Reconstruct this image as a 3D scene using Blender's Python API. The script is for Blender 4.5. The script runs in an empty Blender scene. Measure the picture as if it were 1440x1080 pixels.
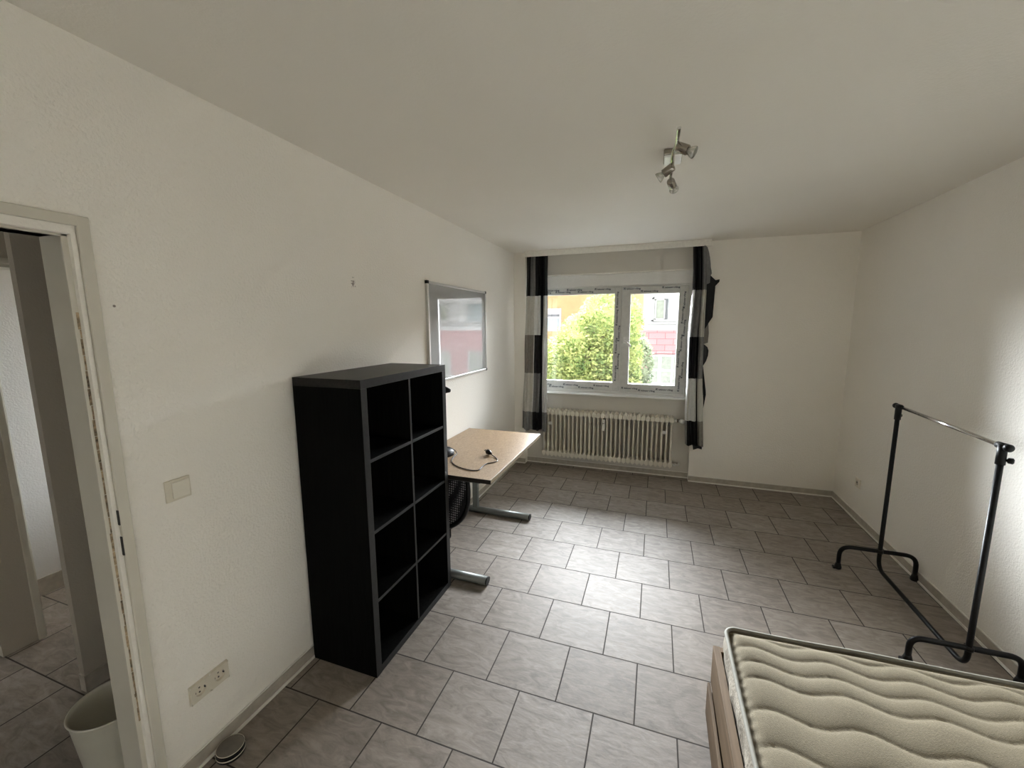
import bpy, bmesh, math, random
from mathutils import Vector, Matrix
from math import pi, sin, cos, radians
random.seed(7)
SC = bpy.context.scene
COL = SC.collection

# ------------------------------------------------------------------ camera
YAW, PITCH, ROLL = 0.338, -0.1415, -0.0051
FPX = 575.1
fwd = Vector((-sin(YAW) * cos(PITCH), cos(YAW) * cos(PITCH), sin(PITCH)))
rgt = Vector((cos(YAW), sin(YAW), 0))
upv = rgt.cross(fwd)
r2 = cos(ROLL) * rgt + sin(ROLL) * upv
u2 = -sin(ROLL) * rgt + cos(ROLL) * upv
cam = bpy.data.cameras.new('camera')
cam.sensor_width = 36
cam.lens = FPX / 1440 * 36
cam.clip_start = 0.02
cam.clip_end = 300
camo = bpy.data.objects.new('camera', cam)
COL.objects.link(camo)
m = Matrix.Identity(4)
for i in range(3):
    m[i][0] = r2[i]; m[i][1] = u2[i]; m[i][2] = -fwd[i]
m[0][3], m[1][3], m[2][3] = 1.622, 0.0, 1.704
camo.matrix_world = m
SC.camera = camo

# ------------------------------------------------------------------ world, sky glow, exposure
SC.view_settings.view_transform = 'Standard'
SC.view_settings.look = 'None'
SC.view_settings.gamma = 1.0
SC.view_settings.use_curve_mapping = False
SC.view_settings.exposure = 0.0
SC.cycles.diffuse_bounces = 9
SC.cycles.max_bounces = 12
SC.cycles.transparent_max_bounces = 12

w = bpy.data.worlds.new('overcast_sky')
SC.world = w
w.use_nodes = True
wn = w.node_tree
wn.nodes.clear()
wo = wn.nodes.new('ShaderNodeOutputWorld')
wb = wn.nodes.new('ShaderNodeBackground')
tc = wn.nodes.new('ShaderNodeTexCoord')
sx = wn.nodes.new('ShaderNodeSeparateXYZ')
rp = wn.nodes.new('ShaderNodeValToRGB')
rp.color_ramp.elements[0].position = 0.0
rp.color_ramp.elements[0].color = (0.52, 0.52, 0.51, 1)
rp.color_ramp.elements[1].position = 0.7
rp.color_ramp.elements[1].color = (0.97, 0.98, 1.0, 1)
wn.links.new(tc.outputs['Generated'], sx.inputs[0])
wn.links.new(sx.outputs['Z'], rp.inputs[0])
wn.links.new(rp.outputs[0], wb.inputs[0])
wb.inputs[1].default_value = 2.7
wn.links.new(wb.outputs[0], wo.inputs[0])

# bright hazy band low in the sky on the window side of the house (added, shaped to light the room)
BAND = 300.0
GLARE = 560.0
r2_ = wn.nodes.new('ShaderNodeValToRGB')
els = r2_.color_ramp.elements
els[0].position = 0.0; els[0].color = (0, 0, 0, 1)
els[1].position = 1.0; els[1].color = (.55, .55, .55, 1)
for p_, v_ in ((.05, .30), (.14, .42), (.30, .27), (.52, .23), (.74, .55)):
    e_ = els.new(p_); e_.color = (v_, v_, v_, 1)
wn.links.new(sx.outputs['Z'], r2_.inputs[0])
ym = wn.nodes.new('ShaderNodeMapRange'); ym.interpolation_type = 'SMOOTHSTEP'
ym.inputs['From Min'].default_value = -0.05; ym.inputs['From Max'].default_value = 0.40
wn.links.new(sx.outputs['Y'], ym.inputs['Value'])
mu = wn.nodes.new('ShaderNodeMath'); mu.operation = 'MULTIPLY'
wn.links.new(r2_.outputs[0], mu.inputs[0]); wn.links.new(ym.outputs[0], mu.inputs[1])
xf = wn.nodes.new('ShaderNodeMapRange'); xf.interpolation_type = 'SMOOTHSTEP'
xf.inputs['From Min'].default_value = 0.10; xf.inputs['From Max'].default_value = 0.65
xf.inputs['To Min'].default_value = BAND; xf.inputs['To Max'].default_value = BAND * 0.22
wn.links.new(sx.outputs['X'], xf.inputs['Value'])
mu2 = wn.nodes.new('ShaderNodeMath'); mu2.operation = 'MULTIPLY'
wn.links.new(mu.outputs[0], mu2.inputs[0]); wn.links.new(xf.outputs[0], mu2.inputs[1])
wb2 = wn.nodes.new('ShaderNodeBackground'); wb2.inputs[0].default_value = (0.89, 0.95, 1.0, 1)
# added glow, shaped to bounce off the back wall: low, a little to the left of the window axis
r3_ = wn.nodes.new('ShaderNodeValToRGB')
e3 = r3_.color_ramp.elements
e3[0].position = 0.05; e3[0].color = (0, 0, 0, 1)
e3[1].position = 0.34; e3[1].color = (0, 0, 0, 1)
for p_, v_ in ((.10, 1.0), (.19, 1.0)):
    e_ = e3.new(p_); e_.color = (v_, v_, v_, 1)
wn.links.new(sx.outputs['Z'], r3_.inputs[0])
r4_ = wn.nodes.new('ShaderNodeMapRange')
r4_.inputs['From Min'].default_value = -1; r4_.inputs['From Max'].default_value = 1
wn.links.new(sx.outputs['X'], r4_.inputs['Value'])
r5_ = wn.nodes.new('ShaderNodeValToRGB')
e5 = r5_.color_ramp.elements
e5[0].position = (1 - .72) / 2; e5[0].color = (0, 0, 0, 1)
e5[1].position = (1 + .06) / 2; e5[1].color = (0, 0, 0, 1)
for p_, v_ in (((1 - .46) / 2, 1.0), ((1 - .14) / 2, 1.0)):
    e_ = e5.new(p_); e_.color = (v_, v_, v_, 1)
wn.links.new(r4_.outputs[0], r5_.inputs[0])
ms = []
for a_, b_ in ((r3_, r5_),):
    q_ = wn.nodes.new('ShaderNodeMath'); q_.operation = 'MULTIPLY'
    wn.links.new(a_.outputs[0], q_.inputs[0]); wn.links.new(b_.outputs[0], q_.inputs[1]); ms.append(q_)
q2_ = wn.nodes.new('ShaderNodeMath'); q2_.operation = 'MULTIPLY'
wn.links.new(ms[0].outputs[0], q2_.inputs[0]); wn.links.new(ym.outputs[0], q2_.inputs[1])
q3_ = wn.nodes.new('ShaderNodeMath'); q3_.operation = 'MULTIPLY_ADD'; q3_.inputs[1].default_value = GLARE
wn.links.new(q2_.outputs[0], q3_.inputs[0]); wn.links.new(mu2.outputs[0], q3_.inputs[2])
wn.links.new(q3_.outputs[0], wb2.inputs[1])
ads = wn.nodes.new('ShaderNodeAddShader')
wn.links.new(wb.outputs[0], ads.inputs[0]); wn.links.new(wb2.outputs[0], ads.inputs[1])
wn.links.new(ads.outputs[0], wo.inputs[0])
w.cycles.sampling_method = 'MANUAL'; w.cycles.sample_map_resolution = 1024

port = bpy.data.lights.new('window_portal', 'AREA')
port.shape = 'RECTANGLE'; port.size = 1.75; port.size_y = 1.3
port.cycles.is_portal = True
porto = bpy.data.objects.new('window_portal', port)
COL.objects.link(porto)
porto.location = (1.08, 5.06, 1.53)
porto.rotation_euler = (radians(-90), 0, 0)

# ------------------------------------------------------------------ materials
MATS = {}
def mat(name, col, rough=0.6, metal=0.0, spec=0.5, noise=0.0, nscale=40.0, bump=0.0, bscale=150.0,
        coat=0.0, coat_rough=0.1, sheen=0.0, stretch=None, detail=4.0, bdist=0.002):
    if name in MATS: return MATS[name]
    mt = bpy.data.materials.new(name)
    mt.use_nodes = True
    nt = mt.node_tree
    b = nt.nodes['Principled BSDF']
    b.inputs['Base Color'].default_value = (*col, 1)
    b.inputs['Roughness'].default_value = rough
    b.inputs['Metallic'].default_value = metal
    b.inputs['Specular IOR Level'].default_value = spec
    b.inputs['Coat Weight'].default_value = coat
    b.inputs['Coat Roughness'].default_value = coat_rough
    if sheen: b.inputs['Sheen Weight'].default_value = sheen
    t = nt.nodes.new('ShaderNodeTexCoord')
    mp = nt.nodes.new('ShaderNodeMapping')
    nt.links.new(t.outputs['Object'], mp.inputs[0])
    if stretch: mp.inputs['Scale'].default_value = stretch
    if noise or True:
        n = nt.nodes.new('ShaderNodeTexNoise')
        n.inputs['Scale'].default_value = nscale
        n.inputs['Detail'].default_value = detail
        nt.links.new(mp.outputs[0], n.inputs[0])
        r = nt.nodes.new('ShaderNodeValToRGB')
        k = max(noise, 0.02)
        r.color_ramp.elements[0].position = 0.3
        r.color_ramp.elements[1].position = 0.7
        r.color_ramp.elements[0].color = (*[c * (1 - k) for c in col], 1)
        r.color_ramp.elements[1].color = (*[min(1, c * (1 + k)) for c in col], 1)
        nt.links.new(n.outputs['Fac'], r.inputs[0])
        nt.links.new(r.outputs[0], b.inputs['Base Color'])
    if bump:
        n2 = nt.nodes.new('ShaderNodeTexNoise')
        n2.inputs['Scale'].default_value = bscale
        n2.inputs['Detail'].default_value = 3
        nt.links.new(mp.outputs[0], n2.inputs[0])
        bp = nt.nodes.new('ShaderNodeBump')
        bp.inputs['Strength'].default_value = bump
        bp.inputs['Distance'].default_value = bdist
        nt.links.new(n2.outputs['Fac'], bp.inputs['Height'])
        nt.links.new(bp.outputs[0], b.inputs['Normal'])
    MATS[name] = mt
    return mt

def floor_material():
    mt = bpy.data.materials.new('stoneware_tiles')
    mt.use_nodes = True
    nt = mt.node_tree
    L = nt.links.new
    b = nt.nodes['Principled BSDF']
    t = nt.nodes.new('ShaderNodeTexCoord')
    mp = nt.nodes.new('ShaderNodeMapping')
    mp.inputs['Location'].default_value = (-0.738 + 0.345 * 20, -1.962 + 0.669 * 0 + 0.344 * 21, 0)
    L(t.outputs['Object'], mp.inputs[0])
    br = nt.nodes.new('ShaderNodeTexBrick')
    br.offset = 0.5; br.offset_frequency = 2; br.squash = 1.0
    br.inputs['Scale'].default_value = 1.0
    br.inputs['Brick Width'].default_value = 0.345
    br.inputs['Row Height'].default_value = 0.344
    br.inputs['Mortar Size'].default_value = 0.0033
    br.inputs['Mortar Smooth'].default_value = 0.15
    br.inputs['Bias'].default_value = 0.0
    br.inputs['Color1'].default_value = (0.225, 0.192, 0.162, 1)
    br.inputs['Color2'].default_value = (0.285, 0.252, 0.222, 1)
    br.inputs['Mortar'].default_value = (0.04, 0.032, 0.026, 1)
    L(mp.outputs[0], br.inputs[0])
    # per tile offset so the clouding differs from tile to tile
    mm = nt.nodes.new('ShaderNodeVectorMath'); mm.operation = 'SCALE'
    mm.inputs['Scale'].default_value = 35.0
    L(br.outputs['Color'], mm.inputs[0])
    ad = nt.nodes.new('ShaderNodeVectorMath'); ad.operation = 'ADD'
    L(mp.outputs[0], ad.inputs[0]); L(mm.outputs[0], ad.inputs[1])
    rot = nt.nodes.new('ShaderNodeMapping')
    rot.inputs['Rotation'].default_value = (0, 0, radians(35))
    rot.inputs['Scale'].default_value = (1.0, 2.6, 1.0)
    L(ad.outputs[0], rot.inputs[0])
    n = nt.nodes.new('ShaderNodeTexNoise')
    n.inputs['Scale'].default_value = 9; n.inputs['Detail'].default_value = 8
    n.inputs['Distortion'].default_value = 1.2; n.inputs['Roughness'].default_value = 0.65
    L(rot.outputs[0], n.inputs[0])
    rr = nt.nodes.new('ShaderNodeValToRGB')
    rr.color_ramp.elements[0].position = 0.33; rr.color_ramp.elements[0].color = (0.66, 0.63, 0.60, 1)
    rr.color_ramp.elements[1].position = 0.68; rr.color_ramp.elements[1].color = (1.18, 1.17, 1.16, 1)
    L(n.outputs['Fac'], rr.inputs[0])
    mx = nt.nodes.new('ShaderNodeMix'); mx.data_type = 'RGBA'; mx.blend_type = 'MULTIPLY'
    mx.inputs['Factor'].default_value = 1.0
    L(br.outputs['Color'], mx.inputs['A']); L(rr.outputs[0], mx.inputs['B'])
    L(mx.outputs['Result'], b.inputs['Base Color'])
    ro = nt.nodes.new('ShaderNodeMapRange')
    ro.inputs['From Min'].default_value = 0; ro.inputs['From Max'].default_value = 1
    ro.inputs['To Min'].default_value = 0.56; ro.inputs['To Max'].default_value = 0.85
    L(br.outputs['Fac'], ro.inputs['Value'])
    L(ro.outputs[0], b.inputs['Roughness'])
    b.inputs['Specular IOR Level'].default_value = 0.45
    n3 = nt.nodes.new('ShaderNodeTexNoise')
    n3.inputs['Scale'].default_value = 38; n3.inputs['Detail'].default_value = 5
    L(rot.outputs[0], n3.inputs[0])
    hs = nt.nodes.new('ShaderNodeMath'); hs.operation = 'MULTIPLY_ADD'
    hs.inputs[1].default_value = -2.5
    L(br.outputs['Fac'], hs.inputs[0]); L(n3.outputs['Fac'], hs.inputs[2])
    bp = nt.nodes.new('ShaderNodeBump'); bp.inputs['Strength'].default_value = 0.35
    bp.inputs['Distance'].default_value = 0.0016
    L(hs.outputs[0], bp.inputs['Height']); L(bp.outputs[0], b.inputs['Normal'])
    return mt

def wood_material(name, c1, c2, axis=0, scale=9.0, rough=0.45, bump=0.15, coat=0.0, spec=0.5):
    mt = bpy.data.materials.new(name)
    mt.use_nodes = True
    nt = mt.node_tree; L = nt.links.new
    b = nt.nodes['Principled BSDF']
    t = nt.nodes.new('ShaderNodeTexCoord')
    mp = nt.nodes.new('ShaderNodeMapping')
    s = [scale * 5] * 3; s[axis] = scale * 0.35
    mp.inputs['Scale'].default_value = s
    L(t.outputs['Object'], mp.inputs[0])
    n = nt.nodes.new('ShaderNodeTexNoise'); n.inputs['Scale'].default_value = 1.0
    n.inputs['Detail'].default_value = 7; n.inputs['Distortion'].default_value = 0.6
    L(mp.outputs[0], n.inputs[0])
    r = nt.nodes.new('ShaderNodeValToRGB')
    r.color_ramp.elements[0].position = 0.32; r.color_ramp.elements[0].color = (*c1, 1)
    r.color_ramp.elements[1].position = 0.68; r.color_ramp.elements[1].color = (*c2, 1)
    L(n.outputs['Fac'], r.inputs[0]); L(r.outputs[0], b.inputs['Base Color'])
    b.inputs['Roughness'].default_value = rough
    b.inputs['Coat Weight'].default_value = coat
    b.inputs['Specular IOR Level'].default_value = spec
    bp = nt.nodes.new('ShaderNodeBump'); bp.inputs['Strength'].default_value = bump
    bp.inputs['Distance'].default_value = 0.001
    L(n.outputs['Fac'], bp.inputs['Height']); L(bp.outputs[0], b.inputs['Normal'])
    MATS[name] = mt
    return mt

def wall_material(name, col, bump=0.6, stains=()):
    """rolled textured paint, with optional smudges (object space is world space here)"""
    mt = bpy.data.materials.new(name); mt.use_nodes = True
    nt = mt.node_tree; L = nt.links.new
    b = nt.nodes['Principled BSDF']
    b.inputs['Roughness'].default_value = 0.75
    b.inputs['Specular IOR Level'].default_value = 0.3
    t = nt.nodes.new('ShaderNodeTexCoord')
    n = nt.nodes.new('ShaderNodeTexNoise'); n.inputs['Scale'].default_value = 1.7; n.inputs['Detail'].default_value = 3
    L(t.outputs['Object'], n.inputs[0])
    r = nt.nodes.new('ShaderNodeValToRGB')
    r.color_ramp.elements[0].color = (*[c * 0.965 for c in col], 1)
    r.color_ramp.elements[1].color = (*[min(1, c * 1.03) for c in col], 1)
    L(n.outputs['Fac'], r.inputs[0])
    last = r.outputs[0]
    for (cx, cy, cz, rad, dark, nsc, thr) in stains:
        vs = nt.nodes.new('ShaderNodeVectorMath'); vs.operation = 'DISTANCE'
        vs.inputs[1].default_value = (cx, cy, cz)
        L(t.outputs['Object'], vs.inputs[0])
        mr = nt.nodes.new('ShaderNodeMapRange')
        mr.inputs['From Min'].default_value = 0; mr.inputs['From Max'].default_value = rad
        mr.inputs['To Min'].default_value = 1; mr.inputs['To Max'].default_value = 0
        L(vs.outputs['Value'], mr.inputs['Value'])
        n2 = nt.nodes.new('ShaderNodeTexNoise'); n2.inputs['Scale'].default_value = nsc
        L(t.outputs['Object'], n2.inputs[0])
        m1 = nt.nodes.new('ShaderNodeMath'); m1.operation = 'MULTIPLY'
        L(mr.outputs[0], m1.inputs[0]); L(n2.outputs['Fac'], m1.inputs[1])
        m2 = nt.nodes.new('ShaderNodeMapRange')
        m2.inputs['From Min'].default_value = thr; m2.inputs['From Max'].default_value = thr + 0.08
        m2.inputs['To Max'].default_value = dark
        L(m1.outputs[0], m2.inputs['Value'])
        mx = nt.nodes.new('ShaderNodeMix'); mx.data_type = 'RGBA'
        L(m2.outputs[0], mx.inputs['Factor']); L(last, mx.inputs['A'])
        mx.inputs['B'].default_value = (0.12, 0.09, 0.07, 1)
        last = mx.outputs['Result']
    L(last, b.inputs['Base Color'])
    n3 = nt.nodes.new('ShaderNodeTexNoise'); n3.inputs['Scale'].default_value = 95
    n3.inputs['Detail'].default_value = 3
    L(t.outputs['Object'], n3.inputs[0])
    bp = nt.nodes.new('ShaderNodeBump'); bp.inputs['Strength'].default_value = bump
    bp.inputs['Distance'].default_value = 0.004
    L(n3.outputs['Fac'], bp.inputs['Height']); L(bp.outputs[0], b.inputs['Normal'])
    return mt

def speckle_wood(name, c1, c2, rough=.38):
    mt = bpy.data.materials.new(name); mt.use_nodes = True
    nt = mt.node_tree; L = nt.links.new
    b = nt.nodes['Principled BSDF']; b.inputs['Roughness'].default_value = rough
    t = nt.nodes.new('ShaderNodeTexCoord')
    mp = nt.nodes.new('ShaderNodeMapping'); mp.inputs['Scale'].default_value = (3.0, 1.2, 1.0)
    mp.inputs['Rotation'].default_value = (0, 0, .35)
    L(t.outputs['Object'], mp.inputs[0])
    n = nt.nodes.new('ShaderNodeTexNoise'); n.inputs['Scale'].default_value = 28; n.inputs['Detail'].default_value = 7
    n.inputs['Distortion'].default_value = 1.5; n.inputs['Roughness'].default_value = .7
    L(mp.outputs[0], n.inputs[0])
    r = nt.nodes.new('ShaderNodeValToRGB')
    r.color_ramp.elements[0].position = .34; r.color_ramp.elements[0].color = (*c1, 1)
    r.color_ramp.elements[1].position = .64; r.color_ramp.elements[1].color = (*c2, 1)
    L(n.outputs['Fac'], r.inputs[0]); L(r.outputs[0], b.inputs['Base Color'])
    return mt

def glass_material(name, tint=(1, 1, 1), gloss=1.0):
    mt = bpy.data.materials.new(name); mt.use_nodes = True
    nt = mt.node_tree; L = nt.links.new
    nt.nodes.clear()
    o = nt.nodes.new('ShaderNodeOutputMaterial')
    tr = nt.nodes.new('ShaderNodeBsdfTransparent'); tr.inputs[0].default_value = (*tint, 1)
    gl = nt.nodes.new('ShaderNodeBsdfGlossy'); gl.inputs['Roughness'].default_value = 0.01
    fr = nt.nodes.new('ShaderNodeFresnel'); fr.inputs[0].default_value = 1.5
    mi = nt.nodes.new('ShaderNodeMixShader')
    L(fr.outputs[0], mi.inputs[0]); L(tr.outputs[0], mi.inputs[1]); L(gl.outputs[0], mi.inputs[2])
    L(mi.outputs[0], o.inputs[0])
    return mt

def leaf_material(name, cols):
    mt = bpy.data.materials.new(name); mt.use_nodes = True
    nt = mt.node_tree; L = nt.links.new
    nt.nodes.clear()
    o = nt.nodes.new('ShaderNodeOutputMaterial')
    t = nt.nodes.new('ShaderNodeTexCoord')
    n = nt.nodes.new('ShaderNodeTexNoise'); n.inputs['Scale'].default_value = 3.2; n.inputs['Detail'].default_value = 9
    n.inputs['Roughness'].default_value = 0.75
    L(t.outputs['Object'], n.inputs[0])
    r = nt.nodes.new('ShaderNodeValToRGB')
    ps = [0.32, 0.45, 0.55, 0.68]
    r.color_ramp.elements[0].position = ps[0]; r.color_ramp.elements[0].color = (*cols[0], 1)
    r.color_ramp.elements[1].position = ps[3]; r.color_ramp.elements[1].color = (*cols[3], 1)
    for i in (1, 2):
        e = r.color_ramp.elements.new(ps[i]); e.color = (*cols[i], 1)
    L(n.outputs['Fac'], r.inputs[0])
    d = nt.nodes.new('ShaderNodeBsdfDiffuse'); tl = nt.nodes.new('ShaderNodeBsdfTranslucent')
    L(r.outputs[0], d.inputs[0]); L(r.outputs[0], tl.inputs[0])
    mi = nt.nodes.new('ShaderNodeMixShader'); mi.inputs[0].default_value = 0.22
    L(d.outputs[0], mi.inputs[1]); L(tl.outputs[0], mi.inputs[2]); L(mi.outputs[0], o.inputs[0])
    return mt

M_WALL = wall_material('textured_white_paint', (0.87, 0.84, 0.775), 0.85)
M_WALLL = wall_material('textured_white_paint_marked', (0.88, 0.85, 0.785), 0.9,
                        stains=((0, 1.93, 1.950, 0.085, 0.75, 75, 0.40), (0, 0.825, 1.772, 0.012, 0.8, 3, 0.30)))
M_CEIL = wall_material('ceiling_paint', (0.80, 0.77, 0.705), 0.28)
M_FLOOR = floor_material()
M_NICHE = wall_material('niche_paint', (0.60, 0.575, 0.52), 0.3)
M_SKIRT = mat('skirting_tile', (0.42, 0.38, 0.32), 0.4, noise=0.12, nscale=25)
M_CAULK = mat('white_caulk', (0.78, 0.76, 0.70), 0.6, noise=0.05)
M_LACQ = mat('cream_door_lacquer', (0.62, 0.59, 0.51), 0.4, noise=0.04, nscale=6, bump=0.1, bscale=30)
M_WORN = mat('worn_bare_edge', (0.30, 0.23, 0.15), 0.8, noise=0.75, nscale=60, bump=0.5, bscale=80)
M_DARKHOLE = mat('dark_recess', (0.012, 0.010, 0.008), 0.6)  # near-black colour stands in for the dark inside holes and openings
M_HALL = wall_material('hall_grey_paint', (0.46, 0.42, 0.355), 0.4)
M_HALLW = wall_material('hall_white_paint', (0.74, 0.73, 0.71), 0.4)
M_PVC = mat('white_pvc', (0.74, 0.735, 0.71), 0.35, noise=0.02)
M_FILM = mat('grey_protective_film', (0.56, 0.56, 0.53), 0.5, noise=0.06, nscale=25, bump=0.15, bscale=25)
M_INK = mat('dark_blue_print', (0.02, 0.03, 0.05), 0.5)
M_GASKET = mat('grey_gasket', (0.10, 0.10, 0.10), 0.7)
M_GLASS = glass_material('clear_pane')
M_RAD = mat('cream_radiator_enamel', (0.74, 0.70, 0.60), 0.35, noise=0.04, nscale=12)
M_BLACKW = wood_material('black_brown_veneer', (0.0025, 0.0025, 0.0022), (0.006, 0.006, 0.0055), 2, 14, 0.6, 0.2, spec=0.03)
M_BLACKTOP = wood_material('black_brown_veneer_along', (0.006, 0.006, 0.0055), (0.018, 0.016, 0.014), 1, 14, 0.42, 0.2, spec=0.25)  # same veneer, lighter: light on the top is put into the colour
M_EDGE = mat('charcoal_lit_edge', (0.020, 0.020, 0.019), 0.45, spec=0.2, noise=0.15, nscale=60)  # lighter front edges: the light they catch is put into the colour
M_DESK = speckle_wood('light_speckled_wood', (0.22, 0.14, 0.077), (0.40, 0.28, 0.17))
M_DESKE = mat('dark_desk_edge', (0.016, 0.011, 0.007), 0.5, noise=0.2)
M_DESKS = mat('pale_desk_edge', (0.26, 0.21, 0.14), 0.45, noise=0.1)
M_STEELG = mat('grey_powder_steel', (0.16, 0.17, 0.16), 0.38, 0.35, noise=0.05)
M_BLACKM = mat('black_lacquered_tube', (0.004, 0.004, 0.0045), 0.4, spec=0.22, noise=0.1)
M_BLACKP = mat('black_plastic', (0.006, 0.006, 0.006), 0.45, spec=0.25, noise=0.1)
M_CHROME = mat('chrome', (0.62, 0.61, 0.59), 0.14, 1.0)
M_CHROMED = mat('darkened_chrome', (0.33, 0.30, 0.26), 0.25, 1.0)
M_OPAL = mat('white_lamp_cover', (0.86, 0.86, 0.84), 0.25)
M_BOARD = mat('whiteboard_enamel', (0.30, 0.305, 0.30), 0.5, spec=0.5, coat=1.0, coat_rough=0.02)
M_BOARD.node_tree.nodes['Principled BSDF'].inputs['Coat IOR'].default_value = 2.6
M_ALU = mat('matt_aluminium', (0.60, 0.60, 0.57), 0.35, 0.6)
M_SATB = mat('black_satin_fabric', (0.005, 0.005, 0.0055), 0.45, spec=0.25, noise=0.2)
M_SATG = mat('grey_satin_fabric', (0.16, 0.16, 0.155), 0.35, noise=0.15)
M_SATT = mat('taupe_fabric', (0.20, 0.185, 0.16), 0.6, noise=0.1)
M_SATW = mat('off_white_fabric', (0.52, 0.51, 0.46), 0.55, noise=0.06)
M_SATS = mat('silver_white_fabric', (0.66, 0.67, 0.66), 0.4, noise=0.06)
M_OAK = wood_material('sonoma_oak_board', (0.095, 0.062, 0.035), (0.165, 0.112, 0.067), 1, 8, 0.6, 0.1, spec=0.12)
M_MATT = mat('ecru_knitted_ticking', (0.142, 0.120, 0.082), 0.9, spec=0.1, noise=0.12, nscale=220, bump=0.55, bscale=420, bdist=0.002)
M_MATTS = mat('ecru_side_ticking', (0.21, 0.18, 0.135), 0.85, noise=0.12, nscale=60, bump=0.7, bscale=70, bdist=0.006)
M_PIPE = mat('grey_piping', (0.15, 0.14, 0.11), 0.8, noise=0.1)
M_SWITCH = mat('ivory_switch_plastic', (0.68, 0.63, 0.52), 0.3)
M_TIN = mat('taupe_lid_plastic', (0.14, 0.125, 0.105), 0.4, noise=0.1)
M_BIN = mat('off_white_bin_plastic', (0.56, 0.54, 0.46), 0.45, noise=0.05, nscale=10)

# ------------------------------------------------------------------ mesh helpers
def link(o, parent=None):
    COL.objects.link(o)
    if parent is not None: o.parent = parent
    return o

def obj(name, bm, mats, parent=None, smooth=False, loc=None):
    me = bpy.data.meshes.new(name)
    bm.normal_update()
    bm.to_mesh(me); bm.free()
    if not isinstance(mats, (list, tuple)): mats = [mats]
    for x in mats: me.materials.append(x)
    if smooth:
        for p in me.polygons: p.use_smooth = True
    o = bpy.data.objects.new(name, me)
    link(o, parent)
    if loc is not None: o.location = loc
    return o

def thing(name, label, cat, loc=(0, 0, 0), rz=0.0, group=None):
    o = bpy.data.objects.new(name, None)
    o.empty_display_size = 0.1
    link(o)
    o.location = loc; o.rotation_euler = (0, 0, rz)
    return tag(o, label, cat, group)

def tag(o, label=None, cat=None, group=None, kind=None):
    if label: o['label'] = label
    if cat: o['category'] = cat
    if group: o['group'] = group
    if kind: o['kind'] = kind
    return o

def struct(name, bm, mats, label=None, smooth=False):
    o = obj(name, bm, mats, None, smooth)
    o['kind'] = 'structure'
    if label: o['label'] = label
    return o

def NB(): return bmesh.new()

def box(bm, x0, x1, y0, y1, z0, z1, mi=0, bevel=0.0):
    r = bmesh.ops.create_cube(bm, size=1.0)
    vs = r['verts']
    for v in vs:
        v.co = Vector((x0 + (v.co.x + .5) * (x1 - x0), y0 + (v.co.y + .5) * (y1 - y0), z0 + (v.co.z + .5) * (z1 - z0)))
    fs = set(f for v in vs for f in v.link_faces)
    for f in fs: f.material_index = mi
    if bevel > 0:
        es = list(set(e for v in vs for e in v.link_edges))
        rr = bmesh.ops.bevel(bm, geom=es, offset=bevel, segments=2, affect='EDGES', profile=0.5)
        for f in rr['faces']: f.material_index = mi
    return vs

def tube(bm, pts, rad, seg=12, mi=0, cap=True, radii=None, flat=1.0):
    """swept tube along a list of points (parallel-transport frame)"""
    pts = [Vector(p) for p in pts]
    n = len(pts)
    tan = []
    for i in range(n):
        a = pts[max(i - 1, 0)]; b = pts[min(i + 1, n - 1)]
        tan.append((b - a).normalized())
    ref = Vector((0, 0, 1)) if abs(tan[0].z) < 0.9 else Vector((1, 0, 0))
    nx = tan[0].cross(ref).normalized()
    rings = []
    for i in range(n):
        nx = (nx - nx.dot(tan[i]) * tan[i]).normalized()
        ny = tan[i].cross(nx)
        r = radii[i] if radii else rad
        rings.append([bm.verts.new(pts[i] + r * (cos(2 * pi * k / seg) * nx + flat * sin(2 * pi * k / seg) * ny)) for k in range(seg)])
    for i in range(n - 1):
        for k in range(seg):
            f = bm.faces.new((rings[i][k], rings[i][(k + 1) % seg], rings[i + 1][(k + 1) % seg], rings[i + 1][k]))
            f.material_index = mi; f.smooth = True
    if cap:
        for rg in (rings[0][::-1], rings[-1]):
            f = bm.faces.new(rg); f.material_index = mi
    return rings

def smooth_path(pts, rad, steps=6):
    """round the corners of a polyline"""
    pts = [Vector(p) for p in pts]
    out = [pts[0]]
    for i in range(1, len(pts) - 1):
        a, b, c = pts[i - 1], pts[i], pts[i + 1]
        d1 = (a - b); d2 = (c - b)
        r = min(rad, d1.length * 0.49, d2.length * 0.49)
        p = b + d1.normalized() * r; q = b + d2.normalized() * r
        for s in range(steps + 1):
            t = s / steps
            out.append((1 - t) ** 2 * p + 2 * t * (1 - t) * b + t * t * q)
    out.append(pts[-1])
    return out

def catmull(pts, n=8):
    pts = [Vector(p) for p in pts]
    P = [pts[0] * 2 - pts[1]] + pts + [pts[-1] * 2 - pts[-2]]
    out = []
    for i in range(1, len(P) - 2):
        for s in range(n):
            t = s / n
            a, b, c, d = P[i - 1], P[i], P[i + 1], P[i + 2]
            out.append(0.5 * ((2 * b) + (c - a) * t + (2 * a - 5 * b + 4 * c - d) * t * t + (-a + 3 * b - 3 * c + d) * t ** 3))
    out.append(pts[-1])
    return out

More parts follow.
